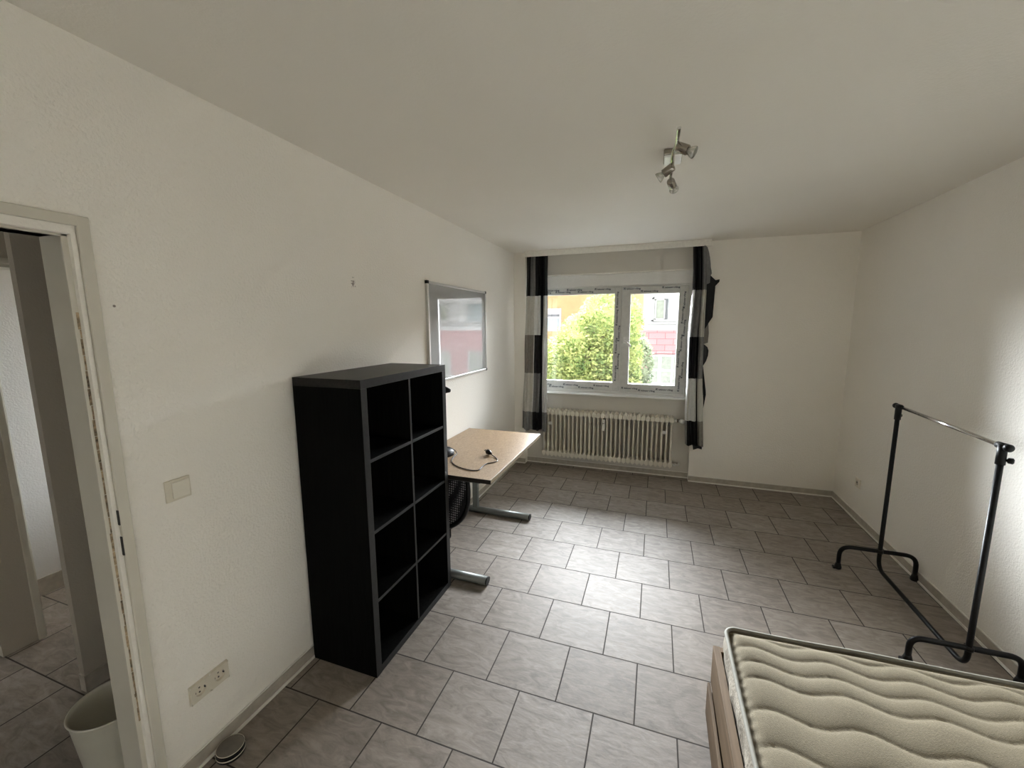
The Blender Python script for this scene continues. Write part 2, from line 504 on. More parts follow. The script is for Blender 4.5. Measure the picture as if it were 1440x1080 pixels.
def lathe(bm, prof, center=(0, 0, 0), axis=Vector((0, 0, 1)), seg=32, mi=0, cap=True):
    """prof = [(r, h), ...] turned about axis through center"""
    axis = Vector(axis).normalized()
    ref = Vector((1, 0, 0)) if abs(axis.x) < 0.9 else Vector((0, 1, 0))
    a = axis.cross(ref).normalized(); b = axis.cross(a)
    c = Vector(center)
    rings = [[bm.verts.new(c + axis * h + r * (cos(2 * pi * k / seg) * a + sin(2 * pi * k / seg) * b)) for k in range(seg)] for r, h in prof]
    for i in range(len(rings) - 1):
        for k in range(seg):
            f = bm.faces.new((rings[i][k], rings[i + 1][k], rings[i + 1][(k + 1) % seg], rings[i][(k + 1) % seg]))
            f.material_index = mi; f.smooth = True
    if cap:
        if prof[0][0] > 1e-4: bm.faces.new(rings[0]).material_index = mi
        if prof[-1][0] > 1e-4: bm.faces.new(rings[-1][::-1]).material_index = mi
    bmesh.ops.recalc_face_normals(bm, faces=bm.faces[:])
    return rings

def slab_outline(bm, outline, y, thick, wave=0.0, mi=0):
    """closed outline in x-z turned into a wavy slab of cloth standing near plane y"""
    def yy(x, z): return y + wave * sin(x * 90 + z * 14) + wave * 0.6 * sin(z * 31)
    fr = [bm.verts.new((x, yy(x, z), z)) for x, z in outline]
    bk = [bm.verts.new((x, yy(x, z) + thick, z)) for x, z in outline]
    f1 = bm.faces.new(fr); f2 = bm.faces.new(bk[::-1])
    n = len(fr)
    for i in range(n):
        bm.faces.new((fr[i], bk[i], bk[(i + 1) % n], fr[(i + 1) % n]))
    bmesh.ops.triangulate(bm, faces=[f1, f2])
    for f in bm.faces: f.material_index = mi

WR, F, H = 3.344, 4.708, 2.541
FN = 4.80          # back of the window niche
YB = -1.45         # wall behind the camera

# ------------------------------------------------------------------ room shell
b = NB(); box(b, -4.2, WR + .2, YB - .2, F + .4, -0.12, 0.0); struct('floor', b, M_FLOOR)
b = NB(); box(b, -4.2, WR + .2, YB - .2, F + .4, H, H + .15)
struct('ceiling', b, M_CEIL)

# left wall with the door opening y -0.06 .. 0.745
b = NB()
box(b, -0.137, 0, 0.745, F + .35, 0, H)
box(b, -0.137, 0, YB - .2, -0.06, 0, H)
box(b, -0.137, 0, -0.06, 0.745, 1.975, H)
struct('wall_left', b, M_WALLL)
b = NB(); box(b, WR, WR + .15, YB - .2, F + .35, 0, H); struct('wall_right', b, M_WALL)
b = NB(); box(b, 0, WR, YB - .15, YB, 0, H); struct('wall_back', b, M_WALL)
# far wall: pier left, solid right, niche lining with the window opening
b = NB()
box(b, 0, 0.141, F, F + .35, 0, H)
box(b, 2.015, WR, F, F + .35, 0, H)
struct('wall_far', b, M_WALL)
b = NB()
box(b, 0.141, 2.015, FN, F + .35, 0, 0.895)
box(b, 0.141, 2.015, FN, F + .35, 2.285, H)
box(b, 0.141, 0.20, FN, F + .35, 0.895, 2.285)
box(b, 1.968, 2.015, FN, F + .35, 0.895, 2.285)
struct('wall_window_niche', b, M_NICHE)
# thin white strip above the shutter box, and the shutter box cover
b = NB(); box(b, 0.20, 1.968, FN + .03, FN + .05, 2.145, 2.285); box(b, 0.20, 1.968, FN + .045, F + .30, 2.15, 2.285)
struct('trim_1', b, M_PVC)
b = NB(); box(b, 0.17, 1.985, FN - .012, FN + .03, 2.276, 2.288, bevel=.002); struct('trim_2', b, M_CAULK)

def baseboard(name, x0, x1, y0, y1, nx, ny):
    """tile skirting plus a caulk bead; (nx, ny) points into the room"""
    b = NB(); t = 0.010
    if nx: xa, xb = (x0, x0 + nx * t); box(b, min(xa, xb), max(xa, xb), y0, y1, 0, 0.062, bevel=.0015)
    else: ya, yb = (y0, y0 + ny * t); box(b, x0, x1, min(ya, yb), max(ya, yb), 0, 0.062, bevel=.0015)
    o = struct(name, b, M_SKIRT)
    b = NB(); c = 0.0165
    if nx:
        for z0, z1, d in ((0, .013, c), (.0615, .067, .006)):
            xa, xb = x0, x0 + nx * d; box(b, min(xa, xb), max(xa, xb), y0, y1, z0, z1)
    else:
        for z0, z1, d in ((0, .013, c), (.0615, .067, .006)):
            ya, yb = y0, y0 + ny * d; box(b, x0, x1, min(ya, yb), max(ya, yb), z0, z1)
    obj('caulk_bead', b, M_CAULK, o)
    return o
baseboard('baseboard_left', 0, 0, 0.79, F, 1, 0)
baseboard('baseboard_left_rear', 0, 0, YB, -0.10, 1, 0)
baseboard('baseboard_right', WR, WR, YB, F, -1, 0)
baseboard('baseboard_far', 2.015, WR - .011, F, F, 0, -1)
baseboard('baseboard_far_pier', 0.011, 0.141, F, F, 0, -1)
baseboard('baseboard_niche', 0.141, 2.015, FN, FN, 0, -1)
baseboard('baseboard_back', 0.011, WR - .011, YB, YB, 0, 1)

# ------------------------------------------------------------------ door frame of the room
def door_lining():
    d = struct('door_1', NB(), M_LACQ)
    me = d.data
    bm = bmesh.new()
    # jamb on the far side (y ~0.75)
    box(bm, 0.0, 0.012, 0.757, 0.787, 0, 2.029, bevel=.002)      # architrave face
    box(bm, -0.020, 0.0, 0.757, 0.775, 0, 2.0)                    # rebate
    box(bm, -0.145, -0.020, 0.737, 0.757, 0, 1.985, bevel=.003)   # reveal lining
    box(bm, -0.030, -0.018, 0.731, 0.757, 0, 1.982, bevel=.002)   # stop bead
    # jamb on the near side
    box(bm, 0.0, 0.012, -0.105, -0.072, 0, 2.029, bevel=.002)
    box(bm, -0.145, -0.020, -0.072, -0.052, 0, 1.985, bevel=.003)
    box(bm, -0.020, 0.0, -0.09, -0.072, 0, 2.0)
    # head
    box(bm, 0.0, 0.0115, -0.105, 0.787, 1.999, 2.029, bevel=.002)
    box(bm, -0.020, 0.0, -0.09, 0.775, 1.999, 2.015)
    box(bm, -0.145, -0.020, -0.07, 0.757, 1.975, 1.999, bevel=.003)
    box(bm, -0.030, -0.018, -0.07, 0.757, 1.968, 1.999, bevel=.002)
    bm.to_mesh(me); bm.free()
    # worn, chipped rebate where the paint has come off
    b = NB()
    random.seed(3)
    z = 0.35
    while z < 1.70:
        h = random.uniform(.012, .06)
        wv = random.uniform(.006, .014)
        box(b, -0.0202, -0.0172, 0.744 - wv * .4, 0.7575, z, z + h * 0.96)
        if wv > .010: box(b, -0.0172, -0.0172 + wv * .8, 0.7545, 0.7575, z, z + h * 0.96)
        z += h
    o = obj('worn_paint', b, M_WORN, d); o['label'] = 'brown bare wood where the paint is chipped off'
    b = NB()
    for z0, z1 in ((1.070, 1.120), (0.965, 1.030)):
        box(b, -0.004, 0.009, 0.7545, 0.7575, z0, z1, bevel=.0008)
    obj('strike_hole', b, M_DARKHOLE, d)
    return d
door_lining()

# ------------------------------------------------------------------ hall beyond the door
b = NB()
box(b, -1.66, -1.53, 0.925, 1.060, 0, H)
box(b, -1.66, -1.53, 1.060, 2.6, 2.045, H)
box(b, -1.66, -1.53, -0.3, 0.925, 2.045, H)
box(b, -1.66, -1.53, YB - .2, -0.3, 0, H)
box(b, -1.66, -1.53, 2.0, 2.6, 0, 2.045)
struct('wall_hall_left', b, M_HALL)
b = NB()
box(b, -0.888, -0.85, 0.947, 2.6, 0, H)
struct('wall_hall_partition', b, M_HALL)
b = NB(); box(b, -4.2, -0.137, 2.6, 2.72, 0, 0.9); box(b, -4.2, -0.137, 2.6, 2.72, 2.2, H)
box(b, -1.53, -0.137, 2.6, 2.72, 0.9, 2.2); box(b, -4.2, -2.05, 2.6, 2.72, 0.9, 2.2)
struct('wall_hall_far', b, M_HALLW)
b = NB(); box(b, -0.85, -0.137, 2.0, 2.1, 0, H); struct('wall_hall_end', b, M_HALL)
b = NB(); box(b, -4.2, -1.5, YB - .2, YB - .1, 0, H); box(b, -1.5, -.9, YB - .2, YB - .1, 0, H); box(b, -.9, -.137, YB - .2, YB - .1, 0, 1.0); box(b, -.9, -.137, YB - .2, YB - .1, 2.1, H); struct('wall_hall_back', b, M_HALL)  # window opening added in this unseen wall to light the hall
b = NB(); box(b, -2.17, -2.045, 0.55, 2.6, 0, H); box(b, -2.17, -1.66, 0.45, 0.55, 0, H)
struct('wall_closet', b, M_HALLW)
b = NB(); box(b, -2.3, -2.17, YB, 0.45, 0, H); struct('wall_hall_recess', b, M_DARKHOLE)  # painted near-black to stand in for an unlit opening
b = NB(); box(b, -2.045, -2.036, 0.56, 2.59, 0, 0.115, bevel=.001)
struct('baseboard_closet', b, M_SKIRT)
b = NB(); box(b, -0.85, -0.842, 0.947, 1.99, 0, 0.085, bevel=.001); box(b, -0.888, -0.842, 0.942, 0.947, 0, 0.085, bevel=.001)
struct('baseboard_hall_partition', b, M_SKIRT)
# frame of the doorway across the hall
b = NB()
box(b, -1.53, -1.518, 1.055, 1.082, 0, 2.055, bevel=.002)
box(b, -1.555, -1.53, 1.070, 1.090, 0, 2.03, bevel=.002)
box(b, -1.665, -1.555, 1.078, 1.098, 0, 2.03, bevel=.002)
box(b, -1.53, -1.518, 1.055, 2.0, 2.03, 2.058, bevel=.002)
box(b, -1.665, -1.53, 1.07, 2.0, 2.012, 2.032, bevel=.002)
d2 = struct('door_2', b, M_LACQ)
b = NB()
for z0, z1 in ((1.06, 1.10), (0.985, 1.03)): box(b, -1.5495, -1.535, 1.0665, 1.0705, z0, z1)
obj('strike_hole', b, M_DARKHOLE, d2)

# ------------------------------------------------------------------ window
def film_text(parent, items):
    """items = (x, z, rot) ; printed words on the protective film"""
    cu = bpy.data.curves.new('print', 'FONT')
    cu.body = 'kömmerling'
    cu.size = 0.030; cu.extrude = 0.0
    cu.space_character = 1.05; cu.offset = 0.0011
    t = bpy.data.objects.new('print', cu)
    COL.objects.link(t)
    dg = bpy.context.evaluated_depsgraph_get()
    me = bpy.data.meshes.new_from_object(t.evaluated_get(dg))
    COL.objects.unlink(t); bpy.data.objects.remove(t)
    src = bmesh.new(); src.from_mesh(me)
    xs = [v.co.x for v in src.verts]; wid = max(xs)
    b = NB()
    for (x, z, rot, y) in items:
        R = Matrix.Rotation(rot, 2)
        def put(u, v):
            return (x + cos(rot) * u - sin(rot) * v, y, z + sin(rot) * u + cos(rot) * v)
        vm = {}
        for v in src.verts: vm[v] = b.verts.new(put(0.030 + v.co.x / wid * 0.150, v.co.y * 0.85))
        for f in src.faces:
            try: b.faces.new([vm[v] for v in f.verts])
            except ValueError: pass
        # the little block mark with its notch before each word
        for u0, u1, v0, v1 in ((0, .006, -.001, .021), (.008, .014, .007, .021), (.012, .020, -.001, .009), (.014, .020, .013, .021)):
            vs = [b.verts.new(put(*p)) for p in ((u0, v0), (u1, v0), (u1, v1), (u0, v1))]
            b.faces.new(vs)
    src.free()
    o = obj('printed_film_text', b, M_INK, parent)
    o['label'] = 'dark blue maker name printed along the film'
    return o

def profile_frame(bm, x0, x1, z0, z1, wl, wr, wb_, wt, y0, y1, bevel=.004):
    box(bm, x0, x0 + wl, y0, y1, z0, z1, bevel=bevel)
    box(bm, x1 - wr, x1, y0, y1, z0, z1, bevel=bevel)
    box(bm, x0 + wl, x1 - wr, y0 + .0005, y1, z0, z0 + wb_, bevel=bevel)
    box(bm, x0 + wl, x1 - wr, y0 + .0005, y1, z1 - wt, z1, bevel=bevel)

win = struct('window_1', NB(), M_PVC)
wm = bmesh.new()
profile_frame(wm, 0.20, 1.968, 0.908, 2.147, .045, .045, .045, .03, 4.870, 4.94)
box(wm, 1.185, 1.245, 4.870, 4.94, 0.94, 2.13, bevel=.003)
wm.to_mesh(win.data); wm.free()
# fixed left light
b = NB(); profile_frame(b, 0.222, 1.232, 0.94, 2.135, .08, .072, .095, .074, 4.858, 4.90)
sl = obj('window_frame', b, M_FILM, win)
b = NB(); profile_frame(b, 0.300, 1.162, 1.033, 2.063, .006, .006, .010, .006, 4.862, 4.89, bevel=0)
obj('glazing_bead', b, M_PVC, sl)
b = NB(); box(b, 0.305, 1.157, 4.876, 4.882, 1.04, 2.058); obj('pane', b, M_GLASS, sl)
# opening right light
b = NB(); profile_frame(b, 1.240, 1.930, 0.94, 2.125, .088, .090, .085, .072, 4.846, 4.90)
sr = obj('window_sash', b, M_FILM, win)
b = NB(); profile_frame(b, 1.328, 1.840, 1.025, 2.053, .006, .006, .010, .006, 4.852, 4.89, bevel=0)
obj('glazing_bead', b, M_PVC, sr)
b = NB(); box(b, 1.332, 1.836, 4.870, 4.876, 1.03, 2.05); obj('pane', b, M_GLASS, sr)
b = NB()
box(b, 1.268, 1.298, 4.832, 4.846, 1.50, 1.575, bevel=.004)
pth = smooth_path([(1.284, 4.842, 1.538), (1.284, 4.805, 1.538), (1.352, 4.800, 1.466)], .02)
tube(b, pth, .0105, 12)
obj('window_handle', b, M_PVC, sr, smooth=False)
Y1, Y2 = 4.8572, 4.8452
HP = pi / 2
left_it = []
for i, (x, z) in enumerate(((0.235, 2.083), (0.47, 2.083), (0.335, 2.106), (0.605, 2.106), (0.735, 2.080), (0.93, 2.104))): left_it.append((x, z, 0, Y1))
for x, z in ((0.25, 0.982), (0.40, 0.957), (0.575, 0.985), (0.76, 0.958), (0.94, 0.988)): left_it.append((x, z, 0, Y1))
for x, z in ((1.186, 1.06), (1.212, 1.20), (1.186, 1.38), (1.212, 1.52), (1.186, 1.70), (1.186, 1.90)): left_it.append((x + .01, z, HP, Y1))
film_text(sl, left_it)
right_it = []
for x, z in ((1.255, 2.098), (1.44, 2.066), (1.66, 2.100)): right_it.append((x, z, 0, Y2))
for x, z in ((1.262, 0.975), (1.45, 0.955), (1.64, 0.975)): right_it.append((x, z, 0, Y2))
for x, z in ((1.885, 0.97), (1.912, 1.12), (1.868, 1.24), (1.890, 1.42), (1.912, 1.58), (1.888, 1.72), (1.900, 1.88)): right_it.append((x, z, HP, Y2))
film_text(sr, right_it)
# sill board
b = NB(); box(b, 0.15, 2.005, 4.735, 4.872, 0.893, 0.910, bevel=.004); so = struct('trim_3', b, M_PVC)

# ------------------------------------------------------------------ curtain rail on the ceiling
b = NB()
box(b, 0.165, 2.10, 4.595, 4.607, 2.478, 2.541, bevel=.002)
box(b, 0.165, 2.10, 4.607, 4.675, 2.515, 2.541)
cr = obj('curtain_rail', b, M_CAULK); tag(cr, 'white curtain rail board fixed to the ceiling above the window', 'curtain rail')

# ------------------------------------------------------------------ curtains
CM = [M_SATB, M_SATG, M_SATT, M_SATW, M_SATS]
def interp(tbl, z):
    if z >= tbl[0][0]: return tbl[0][1]
    for (z0, x0), (z1, x1) in zip(tbl, tbl[1:]):
        if z >= z1: return x0 + (x1 - x0) * (z0 - z) / (z0 - z1)
    return tbl[-1][1]
def curtain(name, label, L, Rr, bands, cols, y0, n, amp, pattern, phase=0.0, hem=0.0):
    NU, NV = 96, 100
    ztop, zbot = bands[0], bands[-1]
    b = NB(); grid = []
    for j in range(NV + 1):
        v = j / NV; z0 = ztop + (zbot - ztop) * v
        row = []
        for i in range(NU + 1):
            u = i / NU
            z = z0 + hem * v * sin(u * 17 + 1) * (1 if j == NV else 0)
            xl, xr = interp(L, z0), interp(Rr, z0)
            ph = phase + 0.5 * sin(v * 3.1) + 0.25 * sin(v * 9 + u * 3)
            a = amp * (0.75 + 0.35 * sin(u * 9.3 + 2 * v))
            x = xl + (xr - xl) * (u + 0.018 * sin(2 * pi * n * u * 2 + ph))
            y = y0 + a * sin(2 * pi * n * u + ph) + 0.006 * sin(v * 22 + u * 8)
            row.append(b.verts.new((x, y, z)))
        grid.append(row)
    for j in range(NV):
        zc = ztop + (zbot - ztop) * (j + .5) / NV
        bi = 0
        for k in range(len(bands) - 1):
            if bands[k] >= zc >= bands[k + 1]: bi = k
        for i in range(NU):
            uc = (i + .5) / NU
            ci = sum(1 for c in cols if uc > c)
            f = b.faces.new((grid[j][i], grid[j][i + 1], grid[j + 1][i + 1], grid[j + 1][i]))
            f.material_index = pattern[bi][ci]; f.smooth = True
    o = obj(name, b, CM)
    sm = o.modifiers.new('cloth_thickness', 'SOLIDIFY'); sm.thickness = .0025
    tag(o, label, 'curtain')
    return o
B_, G_, T_, W_, S_ = 0, 1, 2, 3, 4
LL = [(2.48, .180), (2.05, .170), (1.59, .152), (1.13, .143), (.67, .118), (.44, .120)]
LR = [(2.48, .425), (2.04, .428), (1.59, .428), (1.14, .427), (.69, .426), (.45, .427)]
curtain('curtain', 'black, grey and white block-patterned curtain hanging at the left side of the window',
        LL, LR, [2.49, 2.045, 1.59, 1.14, .685, .455], [.22, .42, .46, .72, .80], 4.632, 4, .024,
        [[B_, G_, G_, B_, B_, B_], [W_, W_, S_, S_, B_, S_], [T_, T_, S_, B_, B_, S_], [W_, W_, S_, G_, B_, S_], [G_, G_, G_, B_, B_, G_]], 0.3, .012)  # silver strip at the right edge: window light through the cloth, painted in
RL = [(2.48, 1.932), (2.25, 1.944), (2.05, 1.946), (1.82, 1.935), (1.59, 1.927), (1.15, 1.938), (.78, 1.938), (.43, 1.957)]
RR = [(2.48, 2.055), (2.05, 2.078), (1.59, 2.080), (1.17, 2.088), (.70, 2.118), (.43, 2.135)]
cR = curtain('curtain', 'black, grey and white curtain with crumpled ends hanging at the right side of the window',
        RL, RR, [2.485, 2.045, 1.585, 1.145, .695, .43], [.13, .17, .62, .72], 4.622, 3, .026,
        [[B_, B_, B_, B_, G_], [S_, S_, G_, G_, W_], [S_, B_, B_, B_, G_], [S_, W_, S_, B_, W_], [G_, B_, B_, B_, T_]], 1.1, .006)  # silver strip at the left edge paints in light from the window
b = NB()
slab_outline(b, [(2.09, 2.221), (2.119, 2.171), (2.16, 2.148), (2.198, 2.157), (2.199, 2.133), (2.163, 2.092), (2.135, 2.023), (2.133, 1.931),
                 (2.142, 1.838), (2.155, 1.781), (2.131, 1.738), (2.101, 1.68), (2.083, 1.651), (2.07, 1.70), (2.085, 1.80), (2.095, 1.896), (2.085, 2.003), (2.07, 2.109)], 4.672, .012, .006)
obj('loose_fold', b, M_SATB, cR)
b = NB()
slab_outline(b, [(2.03, 2.485), (2.068, 2.478), (2.086, 2.42), (2.10, 2.35), (2.108, 2.30), (2.103, 2.27), (2.117, 2.25), (2.122, 2.215), (2.111, 2.191), (2.108, 2.122), (2.076, 2.109), (2.05, 2.25), (2.03, 2.39)], 4.655, .014, .008)
obj('ruffled_heading', b, M_SATG, cR)
b = NB()
slab_outline(b, [(2.07, 1.70), (2.118, 1.738), (2.130, 1.62), (2.126, 1.52), (2.07, 1.50)], 4.675, .010, .004)
obj('loose_fold', b, M_SATT, cR)
b = NB()
slab_outline(b, [(2.06, 1.52), (2.095, 1.50), (2.125, 1.475), (2.137, 1.44), (2.135, 1.388), (2.121, 1.329), (2.095, 1.28), (2.06, 1.225)], 4.676, .012, .004)
obj('loose_fold', b, M_SATB, cR)
b = NB()
slab_outline(b, [(2.075, 1.26), (2.095, 1.276), (2.118, 1.127), (2.134, 1.02), (2.138, .978), (2.130, .894), (2.122, .830), (2.116, .93), (2.10, 1.07)], 4.676, .010, .003)
obj('loose_fold', b, M_SATB, cR)
b = NB()
slab_outline(b, [(2.035, .445), (2.13, .45), (2.128, .389), (2.09, .40), (2.045, .378)], 4.64, .018, .004)
obj('hem_end', b, M_SATB, cR)

# ------------------------------------------------------------------ radiator
rad = thing('radiator', 'cream ribbed column radiator on the wall below the window', 'radiator', (1.10, 4.735, 0))
NCOL = 30
X0R, X1R = 0.385, 1.820
pitch = (X1R - X0R) / (NCOL - 1)
ZT, ZB = 0.672, 0.170
def rad_section():
    b = NB()
    for yy, r in ((-.045, .0098), (0.0, .0105), (.045, .0105)):
        tube(b, [(0, yy, ZB), (0, yy, ZT)], r, 8, cap=False)
    box(b, -.0035, .0035, -.045, .050, ZB, ZT)
    for zc, s in ((ZT, 1), (ZB, -1)):
        # lobed hub with a pointed end, drawn as an outline in x-z and given depth
        hw = pitch / 2 - .0008
        prof = [(-hw * .35, -.030 * s), (-hw, -.018 * s), (-hw, .018 * s), (-hw * .5, .030 * s), (0, .044 * s), (hw * .5, .030 * s), (hw, .018 * s), (hw, -.018 * s), (hw * .35, -.030 * s)]
        if s < 0: prof = prof[::-1]
        fr = [b.verts.new((x, -.054, zc + z * .95)) for x, z in prof]
        fm = [b.verts.new((x * 1.0, -.048, zc + z)) for x, z in prof]
        bk = [b.verts.new((x, .055, zc + z)) for x, z in prof]
        b.faces.new([b.verts.new((v.co.x * .8, -.058, zc + (v.co.z - zc) * .85)) for v in fr])
        cap = b.faces[:][-1] if False else None
        b.verts.ensure_lookup_table()
        inner = b.verts[-len(prof):]
        n = len(prof)
        for A, C in ((inner, fr), (fr, fm), (fm, bk)):
            for i in range(n):
                b.faces.new((A[i], A[(i + 1) % n], C[(i + 1) % n], C[i]))
        b.faces.new(bk[::-1])
    bmesh.ops.recalc_face_normals(b, faces=b.faces[:])
    return b
first = obj('radiator_column', rad_section(), M_RAD, rad)
first.location = (X0R - 1.10, 0, 0)
for i in range(1, NCOL):
    c = first.copy(); COL.objects.link(c); c.parent = rad
    c.location = (X0R + i * pitch - 1.10, 0, 0)
def radobj(name, b, mt):
    return obj(name, b, mt, rad, loc=(-1.10, -4.70, 0))
b = NB(); box(b, 1.072, 1.108, 4.632, 4.650, 0.50, 0.632, bevel=.004)
o = radobj('heat_meter', b, M_PVC)
b = NB(); box(b, 1.08, 1.10, 4.6305, 4.6325, 0.585, 0.592); obj('display', b, M_GASKET, o)
for xx, zz in ((X0R + pitch * 1.5, .545), (X0R + pitch * 27.5, .535)):
    b = NB(); box(b, xx - .024, xx + .024, 4.640, 4.652, zz - .018, zz + .018, bevel=.003)
    radobj('fixing_bracket', b, M_PVC)
b = NB()
tube(b, [(1.825, 4.70, .662), (1.895, 4.70, .660)], .013, 12)
lathe(b, [(.014, 0), (.022, .004), (.025, .02), (.025, .05), (.019, .062), (.008, .066)], (1.915, 4.705, .662), (.25, -1, .05), 20)
radobj('thermostat_valve', b, M_PVC)
b = NB(); lathe(b, [(.018, 0), (.018, .018)], (1.872, 4.70, .662), (1, 0, 0), 16)
tube(b, [(1.905, 4.705, .66), (1.905, 4.762, .66)], .010, 10)
radobj('valve_body', b, M_CHROMED)
b = NB(); tube(b, smooth_path([(1.825, 4.70, .165), (1.915, 4.70, .160), (1.915, 4.762, .160)], .03), .0095, 10)
lathe(b, [(.016, 0), (.016, .02)], (1.865, 4.70, .162), (1, 0, 0), 12)
radobj('return_pipe', b, M_PVC)
for xx in (0.6, 1.6):
    b = NB(); box(b, xx - .012, xx + .012, 4.755, 4.765, .28, .31)
    radobj('wall_bracket', b, M_PVC)

# ------------------------------------------------------------------ shelf unit (4 x 2 compartments, open to the room)
SH = thing('shelf_unit', 'tall black-brown open shelf unit with eight square compartments against the left wall', 'shelf', (0.014, 1.456, 0))
D_, W2, HH, T = .39, .77, 1.47, .040
def shp(name, x0, x1, y0, y1, z0, z1, mt, front=True):
    b = NB(); box(b, x0, x1, y0, y1, z0, z1, bevel=.0012)
    if front:
        for f in b.faces:
            if f.calc_center_median().x > x1 - .003: f.material_index = 1
    return obj(name, b, [mt, M_EDGE], SH)
shp('side_panel', 0, D_, 0, T, 0, HH - T, M_BLACKW)
shp('side_panel', 0, D_, W2 - T, W2, 0, HH - T, M_BLACKW)
shp('top_panel', 0, D_, 0, W2, HH - T + .0002, HH, M_BLACKTOP)
shp('bottom_panel', 0, D_, T, W2 - T, 0.002, T, M_BLACKW)
shp('divider', 0.002, D_ - .004, W2 / 2 - .008, W2 / 2 + .008, T, HH - T, M_BLACKW)
cell = (HH - 2 * T - 3 * .016) / 4
for k in range(1, 4):
    z0 = T + k * cell + (k - 1) * .016
    for (ya, yb) in ((T, W2 / 2 - .008), (W2 / 2 + .008, W2 - T)):
        shp('shelf_board', 0.002, D_ - .003, ya, yb, z0, z0 + .016, M_BLACKW)

# ------------------------------------------------------------------ whiteboard
WB = thing('whiteboard', 'glossy whiteboard in an aluminium frame with black corners on the left wall', 'whiteboard', (0, 3.24, 1.65))
y0, y1, z0, z1 = -.549, .549, -.385, .385
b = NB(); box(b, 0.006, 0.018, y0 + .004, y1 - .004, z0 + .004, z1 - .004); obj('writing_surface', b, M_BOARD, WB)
b = NB()
box(b, 0.002, .024, y0, y1, z0, z0 + .018, bevel=.002); box(b, 0.002, .024, y0, y1, z1 - .018, z1, bevel=.002)
box(b, 0.002, .024, y0, y0 + .018, z0 + .018, z1 - .018, bevel=.002); box(b, 0.002, .024, y1 - .018, y1, z0 + .018, z1 - .018, bevel=.002)
obj('board_frame', b, M_ALU, WB)
for a in (y0, y1):
    for c in (z0, z1):
        b = NB(); box(b, 0.0015, .026, a - .003 if a < 0 else a - .020, a + .020 if a < 0 else a + .003, c - .003 if c < 0 else c - .020, c + .020 if c < 0 else c + .003, bevel=.002)
        obj('corner_cap', b, M_BLACKP, WB)

# ------------------------------------------------------------------ desk
DK = thing('desk', 'light wood desk with grey steel T-shaped feet behind the black shelf unit', 'desk', (0.35, 2.76, 0))
def dobj(name, b, mt): return obj(name, b, mt, DK, loc=(-0.35, -2.76, 0))
b = NB()
vs = box(b, 0.006, 0.695, 2.232, 3.385, 0.732, 0.760, bevel=.0015)
for f in b.faces:
    c = f.calc_center_median()
    if c.y < 2.234: f.material_index = 1
    elif c.x > .693: f.material_index = 2
    elif c.z < .734: f.material_index = 1
dobj('tabletop', b, [M_DESK, M_DESKE, M_DESKS])
for yy in (2.305, 3.270):
    b = NB()
    # flat oval foot with closed ends
    pts = [(0.045, yy, .030), (0.630, yy, .028)]
    tube(b, pts, .034, 20, flat=1.0)
    for v in b.verts: v.co.z = .028 + (v.co.z - .029) * .80
    ft = dobj('foot', b, M_STEELG)
    b = NB(); tube(b, [(0.628, yy, .028), (0.636, yy, .028)], .034, 20)
    for v in b.verts: v.co.z = .028 + (v.co.z - .028) * .78
    obj('end_cap', b, M_BLACKP, ft)
    b = NB(); box(b, 0.088, 0.138, yy - .020, yy + .020, .045, .715, bevel=.006); dobj('leg', b, M_STEELG)
    b = NB(); box(b, 0.05, 0.60, yy - .022, yy + .022, .706, .732, bevel=.003); dobj('top_bracket', b, M_STEELG)
b = NB(); box(b, 0.095, 0.13, 2.31, 3.26, .62, .70, bevel=.003); dobj('crossbeam', b, M_STEELG)

# desk lamp, mostly behind the shelf unit
DL = thing('desk_lamp', 'black desk lamp on the desk, mostly hidden by the shelf unit', 'lamp', (0.145, 2.600, 0.760))
b = NB(); lathe(b, [(.098, 0), (.100, .008), (.094, .026), (.074, .043), (.040, .054), (.012, .057), (.001, .057)], (0, 0, 0), (0, 0, 1), 36)
obj('base', b, M_BLACKP, DL)
b = NB(); tube(b, [(-.01, 0, .055), (-.055, 0, .25), (-.05, 0, .48), (-.02, 0, .50)], .007, 10)
obj('arm', b, M_BLACKM, DL)
b = NB(); lathe(b, [(.018, -.03), (.020, 0), (.034, .02), (.030, .06), (.012, .112), (.004, .115), (.001, .115)], (-.022, 0, .492), (1, 0, -.08), 24)
obj('lamp_shade', b, M_BLACKP, DL)
cz = .0035
cb = [(.105, .045, .012), (.115, .03, cz), (.125, -.04, cz), (.16, -.135, cz), (.235, -.207, cz), (.34, -.248, cz), (.405, -.235, cz), (.405, -.17, cz), (.41, -.10, cz), (.45, -.05, cz), (.455, -.01, cz), (.42, .045, cz), (.37, .082, .010)]
b = NB(); tube(b, catmull(cb, 8), .0032, 8); obj('cable', b, M_BLACKP, DL)
b = NB()
lathe(b, [(.006, 0), (.011, .01), (.017, .022), (.019, .045), (.016, .05)], (.372, .080, .016), (-1, .55, .15), 18)
for s in (-.008, .008): tube(b, [(.325, .110 + s, .022), (.300, .124 + s, .025)], .0024, 8)
obj('plug', b, M_BLACKP, DL)
b = NB(); tube(b, catmull([(-.09, -.03, .05), (-.05, -.05, .065), (0.0, -.02, .075), (.05, -.03, .066), (.085, .0, .055), (.10, .03, .03), (.105, .045, .012)], 8), .0030, 8)
obj('cable', b, M_BLACKP, DL)

